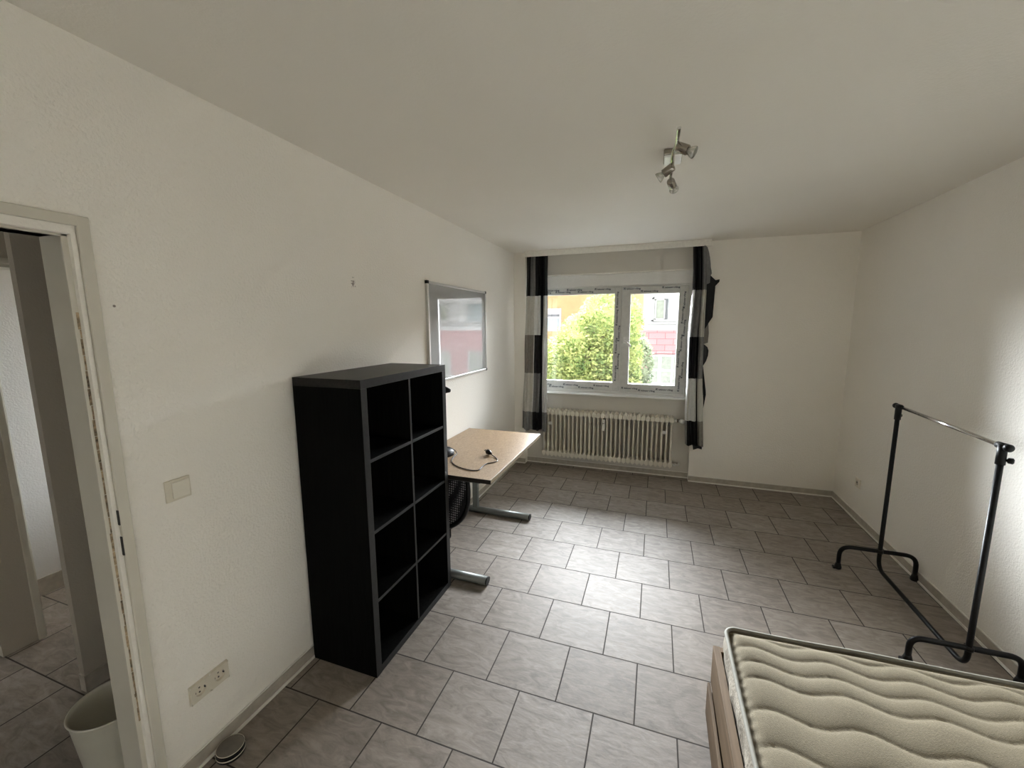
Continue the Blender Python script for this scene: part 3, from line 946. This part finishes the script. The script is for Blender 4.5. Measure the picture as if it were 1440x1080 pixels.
# ------------------------------------------------------------------ mesh-back chair pushed under the desk behind the shelf
def mesh_fabric():
    mt = bpy.data.materials.new('open_black_net'); mt.use_nodes = True
    nt = mt.node_tree; L = nt.links.new
    bs = nt.nodes['Principled BSDF']
    t = nt.nodes.new('ShaderNodeTexCoord')
    v = nt.nodes.new('ShaderNodeTexVoronoi'); v.inputs['Scale'].default_value = 62; v.inputs['Randomness'].default_value = 0.12
    L(t.outputs['Object'], v.inputs[0])
    r = nt.nodes.new('ShaderNodeValToRGB')
    r.color_ramp.elements[0].position = .26; r.color_ramp.elements[0].color = (.55, .54, .55, 1)
    r.color_ramp.elements[1].position = .40; r.color_ramp.elements[1].color = (.012, .012, .015, 1)
    L(v.outputs['Distance'], r.inputs[0]); L(r.outputs[0], bs.inputs['Base Color'])
    bs.inputs['Roughness'].default_value = .5
    return mt
M_NET = mesh_fabric()
CH = thing('desk_chair', 'black mesh-backed chair tucked under the desk behind the shelf unit', 'chair', (0.16, 2.50, 0))
def cobj(name, b, mt): return obj(name, b, mt, CH, loc=(-0.16, -2.50, 0))
# shell: rounded panel tilted, its lower right rim showing beyond the shelf
CX, CZ = 0.10, 0.60
def rim(a):
    ex = 3.0
    ca, sa = cos(a), sin(a)
    x = CX + .392 * math.copysign(abs(ca) ** (2 / 2.3), ca)
    z = CZ + .305 * math.copysign(abs(sa) ** (2 / 2.3), sa)
    return x, z
def shell_y(x, z):
    return 2.330 + .05 * (1 - ((x - CX) / .40) ** 2) + .02 * ((z - CZ) / .33)
angs = [radians(d) for d in range(-118, 16, 3)]
edge = [rim(a) for a in angs]
edge = [(max(x, 0.035), min(z, .70)) for x, z in edge]
b = NB()
rows = []
NR = 10
for i in range(NR + 1):
    t = i / NR
    rows.append([b.verts.new((CX * (1 - t) + x * t, shell_y(CX * (1 - t) + x * t, z), (CZ + .05) * (1 - t) + z * t)) for x, z in edge])
for i in range(NR):
    for k in range(len(edge) - 1):
        f = b.faces.new((rows[i][k], rows[i][k + 1], rows[i + 1][k + 1], rows[i + 1][k])); f.smooth = True
o = cobj('backrest', b, M_NET)
sm = o.modifiers.new('thickness', 'SOLIDIFY'); sm.thickness = .004
b = NB(); tube(b, [(x, shell_y(x, z), z) for x, z in edge], .016, 10)
cobj('back_frame', b, M_BLACKP)
b = NB(); box(b, 0.03, 0.17, 2.40, 2.80, .43, .48, bevel=.012); cobj('seat', b, M_BLACKP)
for yy in (2.44, 2.74):
    b = NB()
    tube(b, smooth_path([(0.045, yy, .44), (0.045, yy, .012), (0.125, yy, .012), (0.125, yy, .44)], .03), .010, 10)
    cobj('sled_leg', b, M_BLACKM)
b = NB(); tube(b, [(0.08, 2.42, .46), (0.08, 2.375, .50), (.08, 2.372, .62)], .010, 10); cobj('back_support', b, M_BLACKM)

# ------------------------------------------------------------------ garment rack
GR = thing('garment_rack', 'black tubular garment rack with chrome rail standing by the right wall', 'clothes rack', (3.12, 2.845, 0))
YF, YN = 3.272, 2.418
XR = 3.118
def gobj(name, b, mt): return obj(name, b, mt, GR, loc=(-3.12, -2.845, 0))
b = NB()
tube(b, smooth_path([(XR, YF, 1.15), (XR, YF, .052), (XR, YN, .040), (XR, YN, 1.12)], .075, 8), .0125, 14)
gobj('upright_frame', b, M_BLACKM)
for yy, zt, zc in ((YF, 1.175, .172), (YN, 1.155, .142)):
    b = NB()
    tube(b, smooth_path([(2.894, yy, .03), (2.894, yy, zc), (3.318, yy, zc), (3.318, yy, .03)], .07, 8), .0135, 12)
    lg = gobj('foot_bar', b, M_BLACKM)
    for xx, sdir in ((2.894, -1), (3.318, -1)):
        b = NB()
        lathe(b, [(.016, 0.002), (.021, .004), (.022, .018), (.017, .034), (.0145, .045)], (xx, yy, 0), (0, 0, 1), 16)
        if xx < 3: box(b, xx - .032, xx + .005, yy - .014, yy + .014, .002, .020, bevel=.005)
        obj('foot_cap', b, M_BLACKP, lg)
    b = NB()
    tube(b, [(XR, yy, zt - .085), (XR, yy, zt + .012)], .0170, 16)
    s = 1 if yy == YF else -1
    tube(b, [(XR, yy - s * .028, zt), (XR, yy + s * .012, zt)], .0155, 16)
    lathe(b, [(.010, 0), (.012, .010), (.017, .016), (.018, .028), (.012, .036), (.002, .038)], (XR, yy + s * .010, zt), (0, s, 0), 18)
    lathe(b, [(.006, 0), (.006, .018), (.013, .022), (.014, .036), (.008, .040)], (XR, yy, zt - .062), (.75, -.55 if s < 0 else .9, 0), 14)
    gobj('joint', b, M_BLACKP)
    b = NB(); lathe(b, [(.018, -.012), (.020, 0), (.018, .012)], (XR, yy, zc), (0, 0, 1), 14); gobj('sleeve', b, M_BLACKP)
b = NB(); tube(b, [(XR, YF - .02, 1.175), (XR, YN + .02, 1.155)], .0095, 14); gobj('hanging_rail', b, M_CHROME)

# ------------------------------------------------------------------ bed frame and mattress
BD = thing('bed', 'low oak-look bed frame with a drawer under the mattress in the right foreground', 'bed', (1.906, 1.767, 0))
BW, BL = 1.415, 2.02
b = NB(); box(b, 0, .027, -BL, 0, .175, .348, bevel=.001); o = obj('side_rail', b, M_OAK, BD)
b = NB(); box(b, BW - .027, BW, -BL, 0, .175, .348, bevel=.001); obj('side_rail', b, M_OAK, BD)
b = NB(); box(b, .027, BW - .027, -.027, 0, .03, .346, bevel=.001); obj('end_panel', b, M_OAK, BD)
b = NB(); box(b, .027, BW - .027, -BL, -BL + .027, .03, .346, bevel=.001); obj('end_panel', b, M_OAK, BD)
for i in range(12):
    yy = -.12 - i * .16
    b = NB(); box(b, .03, BW - .03, yy - .035, yy + .035, .232, .248, bevel=.002); obj('slat', b, M_OAK, BD)
for xx in (.04, BW - .09):
    for yy in (-.09, -BL + .04):
        b = NB(); box(b, xx, xx + .05, yy, yy + .05, 0, .23); obj('leg', b, M_OAK, BD)
b = NB(); box(b, 0, .012, -.98, 0, .018, .168, bevel=.001); dr = obj('drawer_front', b, M_OAK, BD, loc=(-.012, -.002, 0))
dr.rotation_euler = (0, 0, radians(-0.55))
b = NB(); box(b, .013, .50, -.95, -.94, .03, .15); box(b, .013, .50, -.04, -.03, .03, .15); box(b, .013, .50, -.94, -.04, .03, .04); box(b, .49, .50, -.94, -.04, .04, .15)
obj('drawer_box', b, M_OAK, dr)
for yy in (-.88, -.12):
    b = NB(); lathe(b, [(.014, -.008), (.014, .008)], (.25, yy, .0145), (1, 0, 0), 14)
    obj('castor', b, M_BLACKP, dr)

def mattress():
    """quilted top displaced by stitched wave lines; piping round both rims"""
    X0, X1, Y0, Y1_ = 1.942, 3.300, -0.225, 1.765
    ZTp, ZBt = 0.452, 0.262
    lines = [1.770, 1.712, 1.643, 1.567, 1.490, 1.362, 1.234]
    while lines[-1] > Y0 - .2: lines.append(lines[-1] - .128)
    def yedge(x): return Y1_ - .012 + .030 * (x - X0)       # far edge leans a little
    NX, NY = 230, 330
    b = NB(); g = []
    for j in range(NY + 1):
        v = j / NY
        row = []
        for i in range(NX + 1):
            u = i / NX
            x = X0 + (X1 - X0) * u
            ye = yedge(x)
            y = ye + (Y0 - ye) * v
            wv = .016 * sin(2 * pi * (x - 1.955) / .25 - .2) + .004 * sin(2 * pi * (x - 1.9) / .9)
            yq = y - wv - .028 * (x - X0) * 0.5
            h = 0.0
            for a, c in zip(lines, lines[1:]):
                if a >= yq > c:
                    t = (a - yq) / (a - c)
                    h = (abs(sin(pi * t)) ** .40) * (.0085 if a - c > .1 else .0070)
                    break
            dx = min(u, 1 - u) * (X1 - X0); dy = min(v * (ye - Y0), (1 - v) * (ye - Y0))
            d = min(dx, dy)
            fade = min(1, d / .05)
            # valley just inside the piping, gentle crown in the middle
            z = ZTp + h * fade - .012 * math.exp(-((d - .014) / .010) ** 2) + .010 * min(1, d / .3)
            if dx < .035:  # small puckers at the seam
                z += .003 * sin(y * 160) * (1 - dx / .035)
            row.append(b.verts.new((x, y, z)))
        g.append(row)
    for j in range(NY):
        for i in range(NX):
            f = b.faces.new((g[j][i], g[j + 1][i], g[j + 1][i + 1], g[j][i + 1])); f.smooth = True
    top = b
    root = thing('mattress', 'ecru quilted mattress with wavy stitching lying on the low bed frame', 'mattress', (2.62, 0.77, ZBt))
    off = (-2.62, -0.77, -ZBt)
    obj('quilted_top', top, M_MATT, root, loc=off)
    # side band
    per = []
    n = 160
    def perim(k, inset=0.0, r=.045):
        pass
    pts = []
    def edgept(x, y): return (x, y)
    cr = .045
    corners = [((X0, Y0), pi, 1.5 * pi), ((X1, Y0), 1.5 * pi, 2 * pi), ((X1, yedge(X1)), 0, .5 * pi), ((X0, yedge(X0)), .5 * pi, pi)]
    for (cx, cy), a0, a1 in corners:
        sx_ = cx + (cr if cx == X0 else -cr); sy_ = cy + (cr if cy == Y0 else -cr)
        for s in range(7):
            a = a0 + (a1 - a0) * s / 6
            pts.append((sx_ + cr * cos(a), sy_ + cr * sin(a)))
    dense = []
    for i in range(len(pts)):
        p = Vector(pts[i]); q = Vector(pts[(i + 1) % len(pts)])
        m_ = max(1, int((q - p).length / .02))
        for s in range(m_): dense.append(p + (q - p) * s / m_)
    cen = Vector(((X0 + X1) / 2, (Y0 + yedge((X0 + X1) / 2)) / 2))
    b = NB(); rings = []
    NZ = 14
    for k in range(NZ + 1):
        t = k / NZ
        z = ZBt + .004 + (ZTp - .008 - ZBt) * t
        rg = []
        for idx, p in enumerate(dense):
            prev = dense[idx - 1]; nxt = dense[(idx + 1) % len(dense)]
            tg = (nxt - prev).normalized(); nrm = Vector((tg.y, -tg.x))
            bul = .010 * sin(pi * t) ** .7 + .003 * sin(idx * .9 + 5 * t) * sin(pi * t) + .0025 * sin(idx * .37 - 9 * t)
            bul *= 1.0 if z > .36 else .3
            q = p + nrm * bul
            rg.append(b.verts.new((q.x, q.y, z)))
        rings.append(rg)
    n = len(dense)
    for k in range(NZ):
        for i in range(n):
            f = b.faces.new((rings[k][i], rings[k][(i + 1) % n], rings[k + 1][(i + 1) % n], rings[k + 1][i])); f.smooth = True
    b.faces.new(rings[0][::-1])
    obj('side_band', b, M_MATTS, root, loc=off)
    b = NB()
    for zz in (ZTp + .001,):
        loop = [(p.x, p.y, zz + .002 * sin(i * .21)) for i, p in enumerate(dense)]
        loop.append(loop[0])
        tube(b, loop, .0075, 8, cap=False)
    obj('piping', b, M_PIPE, root, loc=off)
    return root
mattress()

# ------------------------------------------------------------------ ceiling spotlight bar
CL = thing('ceiling_spotlight_bar', 'chrome ceiling light bar with three angled glass spotlights', 'ceiling light', (1.658, 2.12, H))
def lobj(name, b, mt, sm=False): return obj(name, b, mt, CL, loc=(-1.658, -2.12, -H))
b = NB(); box(b, 1.618, 1.704, 2.225, 2.355, H - .030, H, bevel=.006)
bs_ = lobj('ceiling_plate', b, M_CHROMED)
b = NB(); box(b, 1.621, 1.701, 2.228, 2.352, H - .036, H - .029, bevel=.003); obj('plate_cover', b, M_OPAL, CL, loc=(-1.658, -2.12, -H))
b = NB()
bar = catmull([(1.672, 1.855, 2.472), (1.671, 1.93, 2.470), (1.668, 2.01, 2.469), (1.659, 2.10, 2.469), (1.659, 2.20, 2.469), (1.660, 2.30, 2.469), (1.657, 2.39, 2.469), (1.657, 2.45, 2.470)], 8)
tube(b, bar, .0085, 14, flat=.6)
tube(b, [(1.660, 2.29, 2.47), (1.660, 2.29, 2.51)], .010, 12)
lobj('bar', b, M_CHROME)
M_LENS = glass_material('spot_glass')
M_BULB = mat('glass_reflector', (0.52, 0.52, 0.48), 0.18, 0.4, noise=0.35, nscale=90, coat=1.0)
spots = [((1.674, 1.958, 2.462), (1.738, 1.940, 2.425)), ((1.660, 2.185, 2.462), (1.600, 2.200, 2.425)), ((1.658, 2.390, 2.462), (1.690, 2.50, 2.425))]
for p, q in spots:
    p = Vector(p); q = Vector(q); d = (q - p).normalized()
    b = NB()
    tube(b, [p, p + Vector((0, 0, -.018))], .005, 8)
    c = p + Vector((0, 0, -.022))
    lathe(b, [(.005, -.005), (.018, 0), (.020, .005), (.020, .048), (.018, .051)], c - d * .004, d, 24)
    so_ = lobj('spot_head', b, M_CHROMED)
    b = NB()
    lathe(b, [(.009, .047), (.013, .053), (.022, .070), (.0245, .077), (.024, .080), (.005, .077)], c - d * .004, d, 24)
    obj('bulb', b, M_BULB, so_, loc=(0, 0, 0))

# ------------------------------------------------------------------ switch and sockets
SW = thing('light_switch', 'ivory light switch beside the door frame on the left wall', 'light switch', (0, .935, 1.123))
b = NB(); box(b, 0.0005, .008, -.042, .042, -.040, .040, bevel=.003); obj('switch_plate', b, M_SWITCH, SW)
b = NB()
vs = box(b, .007, .0125, -.021, .036, -.030, .030, bevel=.002)
obj('rocker', b, mat('pale_rocker_plastic', (.76, .72, .62), .3), SW)
def socket_face(b, cy, cz, hw, hh, r, depth, x, sgn, xin, n=40):
    """square cover cell with a real round recess; x = front plane, xin = bottom of the recess"""
    sq, rim_, low = [], [], []
    for k in range(n):
        a = 2 * pi * (k + .5) / n
        ca, sa = cos(a), sin(a)
        t = min(hw / max(abs(ca), 1e-6), hh / max(abs(sa), 1e-6))
        sq.append(b.verts.new((x, cy + t * ca, cz + t * sa)))
        rim_.append(b.verts.new((x, cy + r * ca, cz + r * sa)))
        low.append(b.verts.new((xin, cy + r * .94 * ca, cz + r * .94 * sa)))
    for k in range(n):
        q = (k + 1) % n
        b.faces.new((sq[k], sq[q], rim_[q], rim_[k])); b.faces.new((rim_[k], rim_[q], low[q], low[k]))
    f = b.faces.new(low)
    return sq
def socket_unit(parent, cells, hw, hh, sgn):
    b = NB()
    X = sgn * .0115
    for cy in cells: socket_face(b, cy, 0, hw, hh, .0205, 0, X, sgn, sgn * .0018)
    y0_, y1_ = min(cells) - hw, max(cells) + hw
    c = [(y0_, -hh), (y1_, -hh), (y1_, hh), (y0_, hh)]
    for (a, c0), (d, e) in zip(c, c[1:] + c[:1]):
        k = 1.05
        vs = [b.verts.new(p) for p in ((X, a, c0), (X, d, e), (sgn * .0003, d * k if len(cells) == 1 else d * 1.02, e * 1.04), (sgn * .0003, a * k if len(cells) == 1 else a * 1.02, c0 * 1.04))]
        b.faces.new(vs)
    bmesh.ops.remove_doubles(b, verts=b.verts[:], dist=1e-6)
    bmesh.ops.recalc_face_normals(b, faces=b.faces[:])
    pl = obj('socket_plate', b, M_SWITCH, parent)
    for cy in cells:
        b = NB()
        for dz in (-.0095, .0095):
            lathe(b, [(.0034, 0), (.0034, .0012)], (sgn * .0018, cy, dz), (sgn, 0, 0), 10)
        for dy in (-.0185, .0185):
            box(b, min(sgn * .002, sgn * .009), max(sgn * .002, sgn * .009), cy + dy - .002, cy + dy + .002, -.003, .003)
        obj('socket_contact', b, M_DARKHOLE, pl)
    return pl
SK = thing('wall_socket', 'double wall socket low on the left wall between door frame and shelf unit', 'socket', (0, .960, .309))
socket_unit(SK, [-.0365, .0365], .0365, .037, 1)
SK2 = thing('wall_socket', 'single wall socket low on the right wall near the far corner', 'socket', (WR, 4.222, .328))
socket_unit(SK2, [0.0], .038, .038, -1)

# ------------------------------------------------------------------ round lid on the floor, waste bin in the hall
PK = thing('round_tin', 'small round tin with dark side lying on the floor by the left baseboard', 'tin', (.070, .968, 0))
b = NB(); lathe(b, [(.046, 0), (.050, .002), (.050, .010), (.0485, .011), (.0485, .024), (.050, .025), (.0505, .030), (.047, .0325)], (0, 0, 0), (0, 0, 1), 40)
obj('body', b, M_BLACKP, PK)
b = NB(); lathe(b, [(.0475, .0318), (.0465, .0340), (.044, .0335), (.001, .0335)], (0, 0, 0), (0, 0, 1), 40)
obj('lid', b, M_TIN, PK)
b = NB(); lathe(b, [(.0505, .0115), (.0515, .013), (.0515, .015), (.0505, .0165)], (0, 0, 0), (0, 0, 1), 40, cap=False)
lathe(b, [(.0475, .0325), (.0495, .0335), (.0475, .0348)], (0, 0, 0), (0, 0, 1), 40, cap=False)
obj('rim', b, M_SWITCH, PK)

BN = thing('waste_bin', 'off-white round plastic waste bin standing in the hall beyond the door frame', 'waste bin', (-.300, .800, 0))
b = NB()
lathe(b, [(.001, .001), (.090, .001), (.094, .006), (.122, .272), (.126, .276), (.128, .281), (.126, .285), (.122, .283), (.118, .270), (.090, .012), (.001, .010)], (0, 0, 0), (0, 0, 1), 56)
obj('bin_body', b, M_BIN, BN)

# ------------------------------------------------------------------ outside: ground, trees, houses
M_GROUND = mat('pale_paving', (0.15, 0.15, 0.145), 0.9, noise=0.1, nscale=1)
b = NB(); box(b, -40, 40, 5.3, 45, -3.6, -3.5); struct('ground', b, M_GROUND)
b = NB(); box(b, -.4, WR + .6, F + .352, F + .45, -3.5, -.12); box(b, -.4, .1, F + .352, F + .45, -.12, 3.2); box(b, 2.1, WR + .6, F + .352, F + .45, -.12, 3.2)
box(b, .1, 2.1, F + .352, F + .45, 2.35, 3.2); box(b, .1, 2.1, F + .352, F + .45, -.12, .86)
struct('wall_outside', b, mat('render_outside', (.62, .60, .56), .9))

def masonry(name, c1, c2, cm, bw, bh, ms, off=0.5, loc=(0, 0, 0)):
    mt = bpy.data.materials.new(name); mt.use_nodes = True
    nt = mt.node_tree; L = nt.links.new
    bs = nt.nodes['Principled BSDF']; bs.inputs['Roughness'].default_value = .85
    t = nt.nodes.new('ShaderNodeTexCoord')
    sp = nt.nodes.new('ShaderNodeSeparateXYZ'); cb_ = nt.nodes.new('ShaderNodeCombineXYZ')
    L(t.outputs['Object'], sp.inputs[0]); L(sp.outputs['X'], cb_.inputs['X']); L(sp.outputs['Z'], cb_.inputs['Y'])
    mp = nt.nodes.new('ShaderNodeMapping'); mp.inputs['Location'].default_value = loc
    L(cb_.outputs[0], mp.inputs[0])
    br = nt.nodes.new('ShaderNodeTexBrick'); br.offset = off
    br.inputs['Scale'].default_value = 1; br.inputs['Brick Width'].default_value = bw
    br.inputs['Row Height'].default_value = bh; br.inputs['Mortar Size'].default_value = ms
    br.inputs['Color1'].default_value = (*c1, 1); br.inputs['Color2'].default_value = (*c2, 1); br.inputs['Mortar'].default_value = (*cm, 1)
    L(mp.outputs[0], br.inputs[0]); L(br.outputs['Color'], bs.inputs['Base Color'])
    return mt
M_PINK = masonry('pink_block_cladding', (0.437, 0.218, 0.228), (0.503, 0.275, 0.281), (0.247, 0.114, 0.123), .78, .30, .014, loc=(.3, 50 - .32, 0))
M_RENDW = mat('white_house_render', (0.52, 0.52, 0.515), .85, noise=.04, nscale=2)
M_ORANGE = mat('orange_house_render', (0.46, 0.29, 0.14), .85, noise=.06, nscale=2)
M_SHADE = mat('window_net_curtain', (0.27, 0.29, 0.24), .6, noise=.15, nscale=6)
M_HGLASS = mat('house_window_pane', (0.30, 0.35, 0.36), .15, spec=.6, noise=.08, nscale=3)
M_HGREY = mat('house_window_post', (.11, .115, .12), .5)
M_TILE = mat('roof_tiles', (.38, .20, .14), .8, noise=.2, nscale=6)

PB = thing('pink_house', 'pink block-clad house with a white ledge and white windows across the street', 'house', (4.0, 22, -3.5))
def pobj(name, b, mt, parent=None):
    o = obj(name, b, mt, parent or PB)
    o.location = (-4.0, -22, 3.5) if (parent is None or parent is PB) else (0, 0, 0)
    return o
XE = 15.5
b = NB()
box(b, .95, XE, 22, 29, 1.66, 3.9)
pobj('upper_wall', b, M_RENDW)
b = NB(); box(b, .86, XE + .1, 21.86, 29, .31, 1.46); box(b, .95, XE, 22.0, 29, -3.5, .31)
pobj('clad_wall', b, M_PINK)
b = NB(); box(b, .90, XE + .15, 21.72, 22.1, 1.45, 1.69, bevel=.02); box(b, .95, XE, 21.95, 22, 1.69, 1.85); pobj('ledge', b, M_RENDW)
b = NB(); box(b, .80, XE + .3, 21.6, 29.3, 3.9, 4.05)
vs = [b.verts.new(p) for p in ((.7, 21.5, 4.05), (XE + .4, 21.5, 4.05), (XE + .4, 29.5, 4.05), (.7, 29.5, 4.05), (3.2, 25.3, 4.9), (XE - 2, 25.3, 4.9))]
for ids in ((0, 1, 5, 4), (1, 2, 5), (2, 3, 4, 5), (3, 0, 4)): b.faces.new([vs[i] for i in ids])
pobj('roof', b, M_TILE)
b = NB(); box(b, .96, 1.22, 21.93, 22.0, 1.86, 3.9); pobj('corner_pilaster', b, M_RENDW)
bays = [1.36, 4.25, 7.15, 10.05, 12.95]
for bx in bays:
    # upper double window
    b = NB()
    x0, x1, z0, z1 = bx, bx + 1.75, 1.90, 3.05
    box(b, x0, x1, 21.93, 22.02, z0, z0 + .07); box(b, x0, x1, 21.93, 22.02, z1 - .07, z1)
    box(b, x0, x0 + .09, 21.93, 22.02, z0, z1); box(b, x1 - .09, x1, 21.93, 22.02, z0, z1)
    box(b, x0 + .14, x0 + .20, 21.90, 21.99, z0 + .07, z1 - .07); box(b, x0 + .56, x0 + .62, 21.90, 21.99, z0 + .07, z1 - .07)
    box(b, x0 + .14, x0 + .62, 21.90, 21.99, z0 + .07, z0 + .13); box(b, x0 + .14, x0 + .62, 21.90, 21.99, z1 - .13, z1 - .07)
    wf = pobj('window', b, M_RENDW)
    b = NB(); box(b, x0 + .63, x0 + .73, 21.91, 22.0, z0 + .07, z1 - .07); pobj('window_post', b, M_HGREY, wf)
    b = NB(); box(b, x0 + .20, x0 + .56, 21.95, 21.97, z0 + .12, z1 - .12); pobj('pane', b, M_SHADE, wf)
    b = NB(); box(b, x0 + .75, x1 - .09, 21.95, 21.97, z0 + .07, z1 - .07); pobj('pane', b, M_HGLASS, wf)
    # lower window with rounded head and bars
    z0, z1 = -2.1, .20
    b = NB()
    box(b, x0 - .02, x0 + .09, 21.93, 22.02, z0, z1 - .25)
    tube(b, smooth_path([(x0 + .035, 21.975, z1 - .28), (x0 + .06, 21.975, z1 - .03), (x0 + .4, 21.975, z1 - .02)], .22, 8), .05, 8)
    box(b, x0 + .28, x1, 21.93, 22.02, z1 - .06, z1 + .03)
    for xa, xb in ((.40, .56), (1.02, 1.12), (1.62, 1.75)): box(b, x0 + xa, x0 + xb, 21.92, 22.01, z0, z1 - .05)
    for za, zb in ((-.62, -.50), (-1.30, -1.20), (-2.1, -2.0)): box(b, x0 + .08, x1, 21.925, 22.01, za, zb)
    wf = pobj('window', b, M_RENDW)
    b = NB(); box(b, x0 + .08, x1 - .02, 21.965, 21.99, z0, z1 - .06); pobj('pane', b, M_SHADE, wf)

OB = thing('orange_house', 'orange rendered house with a white window behind the trees', 'house', (-4, 30, -3.5))
def oobj(name, b, mt): return obj(name, b, mt, OB, loc=(4, -30, 3.5))
b = NB(); box(b, -16, 0.95, 30, 36, -3.5, 4.9); oobj('wall', b, M_ORANGE)
b = NB(); box(b, -16.5, 1.3, 29.5, 36.5, 4.9, 5.2); oobj('roof', b, M_TILE)
for xa in (-6.5, -10.5, -2.2):
    for za in (1.3, -1.9):
        b = NB(); box(b, xa, xa + 1.45, 29.93, 30.02, za, za + 1.65); wf = oobj('window', b, M_RENDW)
        b = NB(); box(b, xa + .85 * 0 + .12, xa + 1.33, 29.90, 29.935, za + 1.05, za + 1.22); o = obj('shutter_slot', b, M_HGREY, wf)
        b = NB(); box(b, xa + .15, xa + .68, 29.905, 29.935, za + .12, za + .95); box(b, xa + .77, xa + 1.30, 29.905, 29.935, za + .12, za + .95); obj('pane', b, M_HGLASS, wf)

def tree(name, label, base, top, clumps, nleaf, size, leaf, seed, group=None):
    random.seed(seed)
    t = thing(name, label, 'tree', base, 0, group)
    b = NB()
    bx, by, bz = base
    h = top - bz
    tube(b, catmull([(0, 0, 0), (.05, 0, h * .3), (-.04, .05, h * .6), (.02, 0, h * .85)], 5), .12, 10, radii=None)
    for k in range(12):
        a = random.uniform(0, 2 * pi); z = h * random.uniform(.35, .75); r = random.uniform(.3, .8)
        tube(b, [(0, 0, z), (r * .5 * cos(a), r * .4 * sin(a), z + .4), (r * cos(a), r * .6 * sin(a), z + .9)], .03, 6, radii=[.05, .035, .015])
    obj('trunk', b, mat('bark', (.10, .08, .06), .9, noise=.2), t)
    verts = []; faces = []
    tot = sum(c[3] * c[4] * c[5] for c in clumps) ** 1.0
    for (cx, cy, cz_, rx, ry, rz) in clumps:
        n = int(nleaf * (rx * ry * rz) / tot)
        for _ in range(n):
            while True:
                p = Vector((random.uniform(-1, 1), random.uniform(-1, 1), random.uniform(-1, 1)))
                if .25 < p.length < 1: break
            if random.random() < .65: p = p.normalized() * random.uniform(.78, 1.02)
            c = Vector((cx - bx + p.x * rx, cy - by + p.y * ry, cz_ - bz + p.z * rz))
            a = Vector((random.gauss(0, 1), random.gauss(0, 1), random.gauss(0, .6))).normalized()
            n2 = a.cross(Vector((random.gauss(0, 1), random.gauss(0, 1), random.gauss(0, 1)))).normalized()
            s = size * random.uniform(.6, 1.4)
            i0 = len(verts)
            verts += [c - a * s, c + n2 * s * .5, c + a * s, c - n2 * s * .5]
            faces.append((i0, i0 + 1, i0 + 2, i0 + 3))
    me = bpy.data.meshes.new('foliage'); me.from_pydata(verts, [], faces); me.update()
    me.materials.append(leaf)
    o = bpy.data.objects.new('foliage', me); link(o, t)
    o['kind'] = 'stuff'
    return t
LEAF1 = leaf_material('yellow_green_leaves', [(.05, .085, .035), (.13, .17, .06), (.26, .28, .10), (.42, .40, .20)])
LEAF2 = leaf_material('grey_green_leaves', [(.05, .075, .045), (.12, .15, .09), (.21, .24, .15), (.34, .36, .26)])
tree('leafy_tree', 'yellow-green leafy tree filling the left window light', (-0.1, 11.4, -3.5), 2.6,
     [(-.75, 11.2, .5, 1.1, .8, .95), (-.1, 11.2, 1.1, 1.0, .8, 1.0), (.45, 11.3, 1.8, .85, .8, .95), (.0, 11.3, -.6, 1.9, 1.1, 1.1), (-1.7, 11.5, .2, 1.1, .9, .9), (-.4, 11.6, -1.4, 2.1, 1.2, .8), (.75, 11.8, .9, .55, .7, 1.0), (.3, 11.9, .3, 1.0, .7, 1.2)],
     52000, .050, LEAF1, 11)
tree('leafy_tree', 'greyer green tree between the yellow-green tree and the pink house', (0.55, 13.6, -3.5), 2.0,
     [(.95, 13.4, .45, .62, .7, 1.15), (.55, 13.6, -.5, 1.0, .8, 1.1), (.2, 13.8, 1.2, .9, .8, 1.2), (.9, 13.5, -1.2, .75, .8, .9)],
     24000, .055, LEAF2, 23)
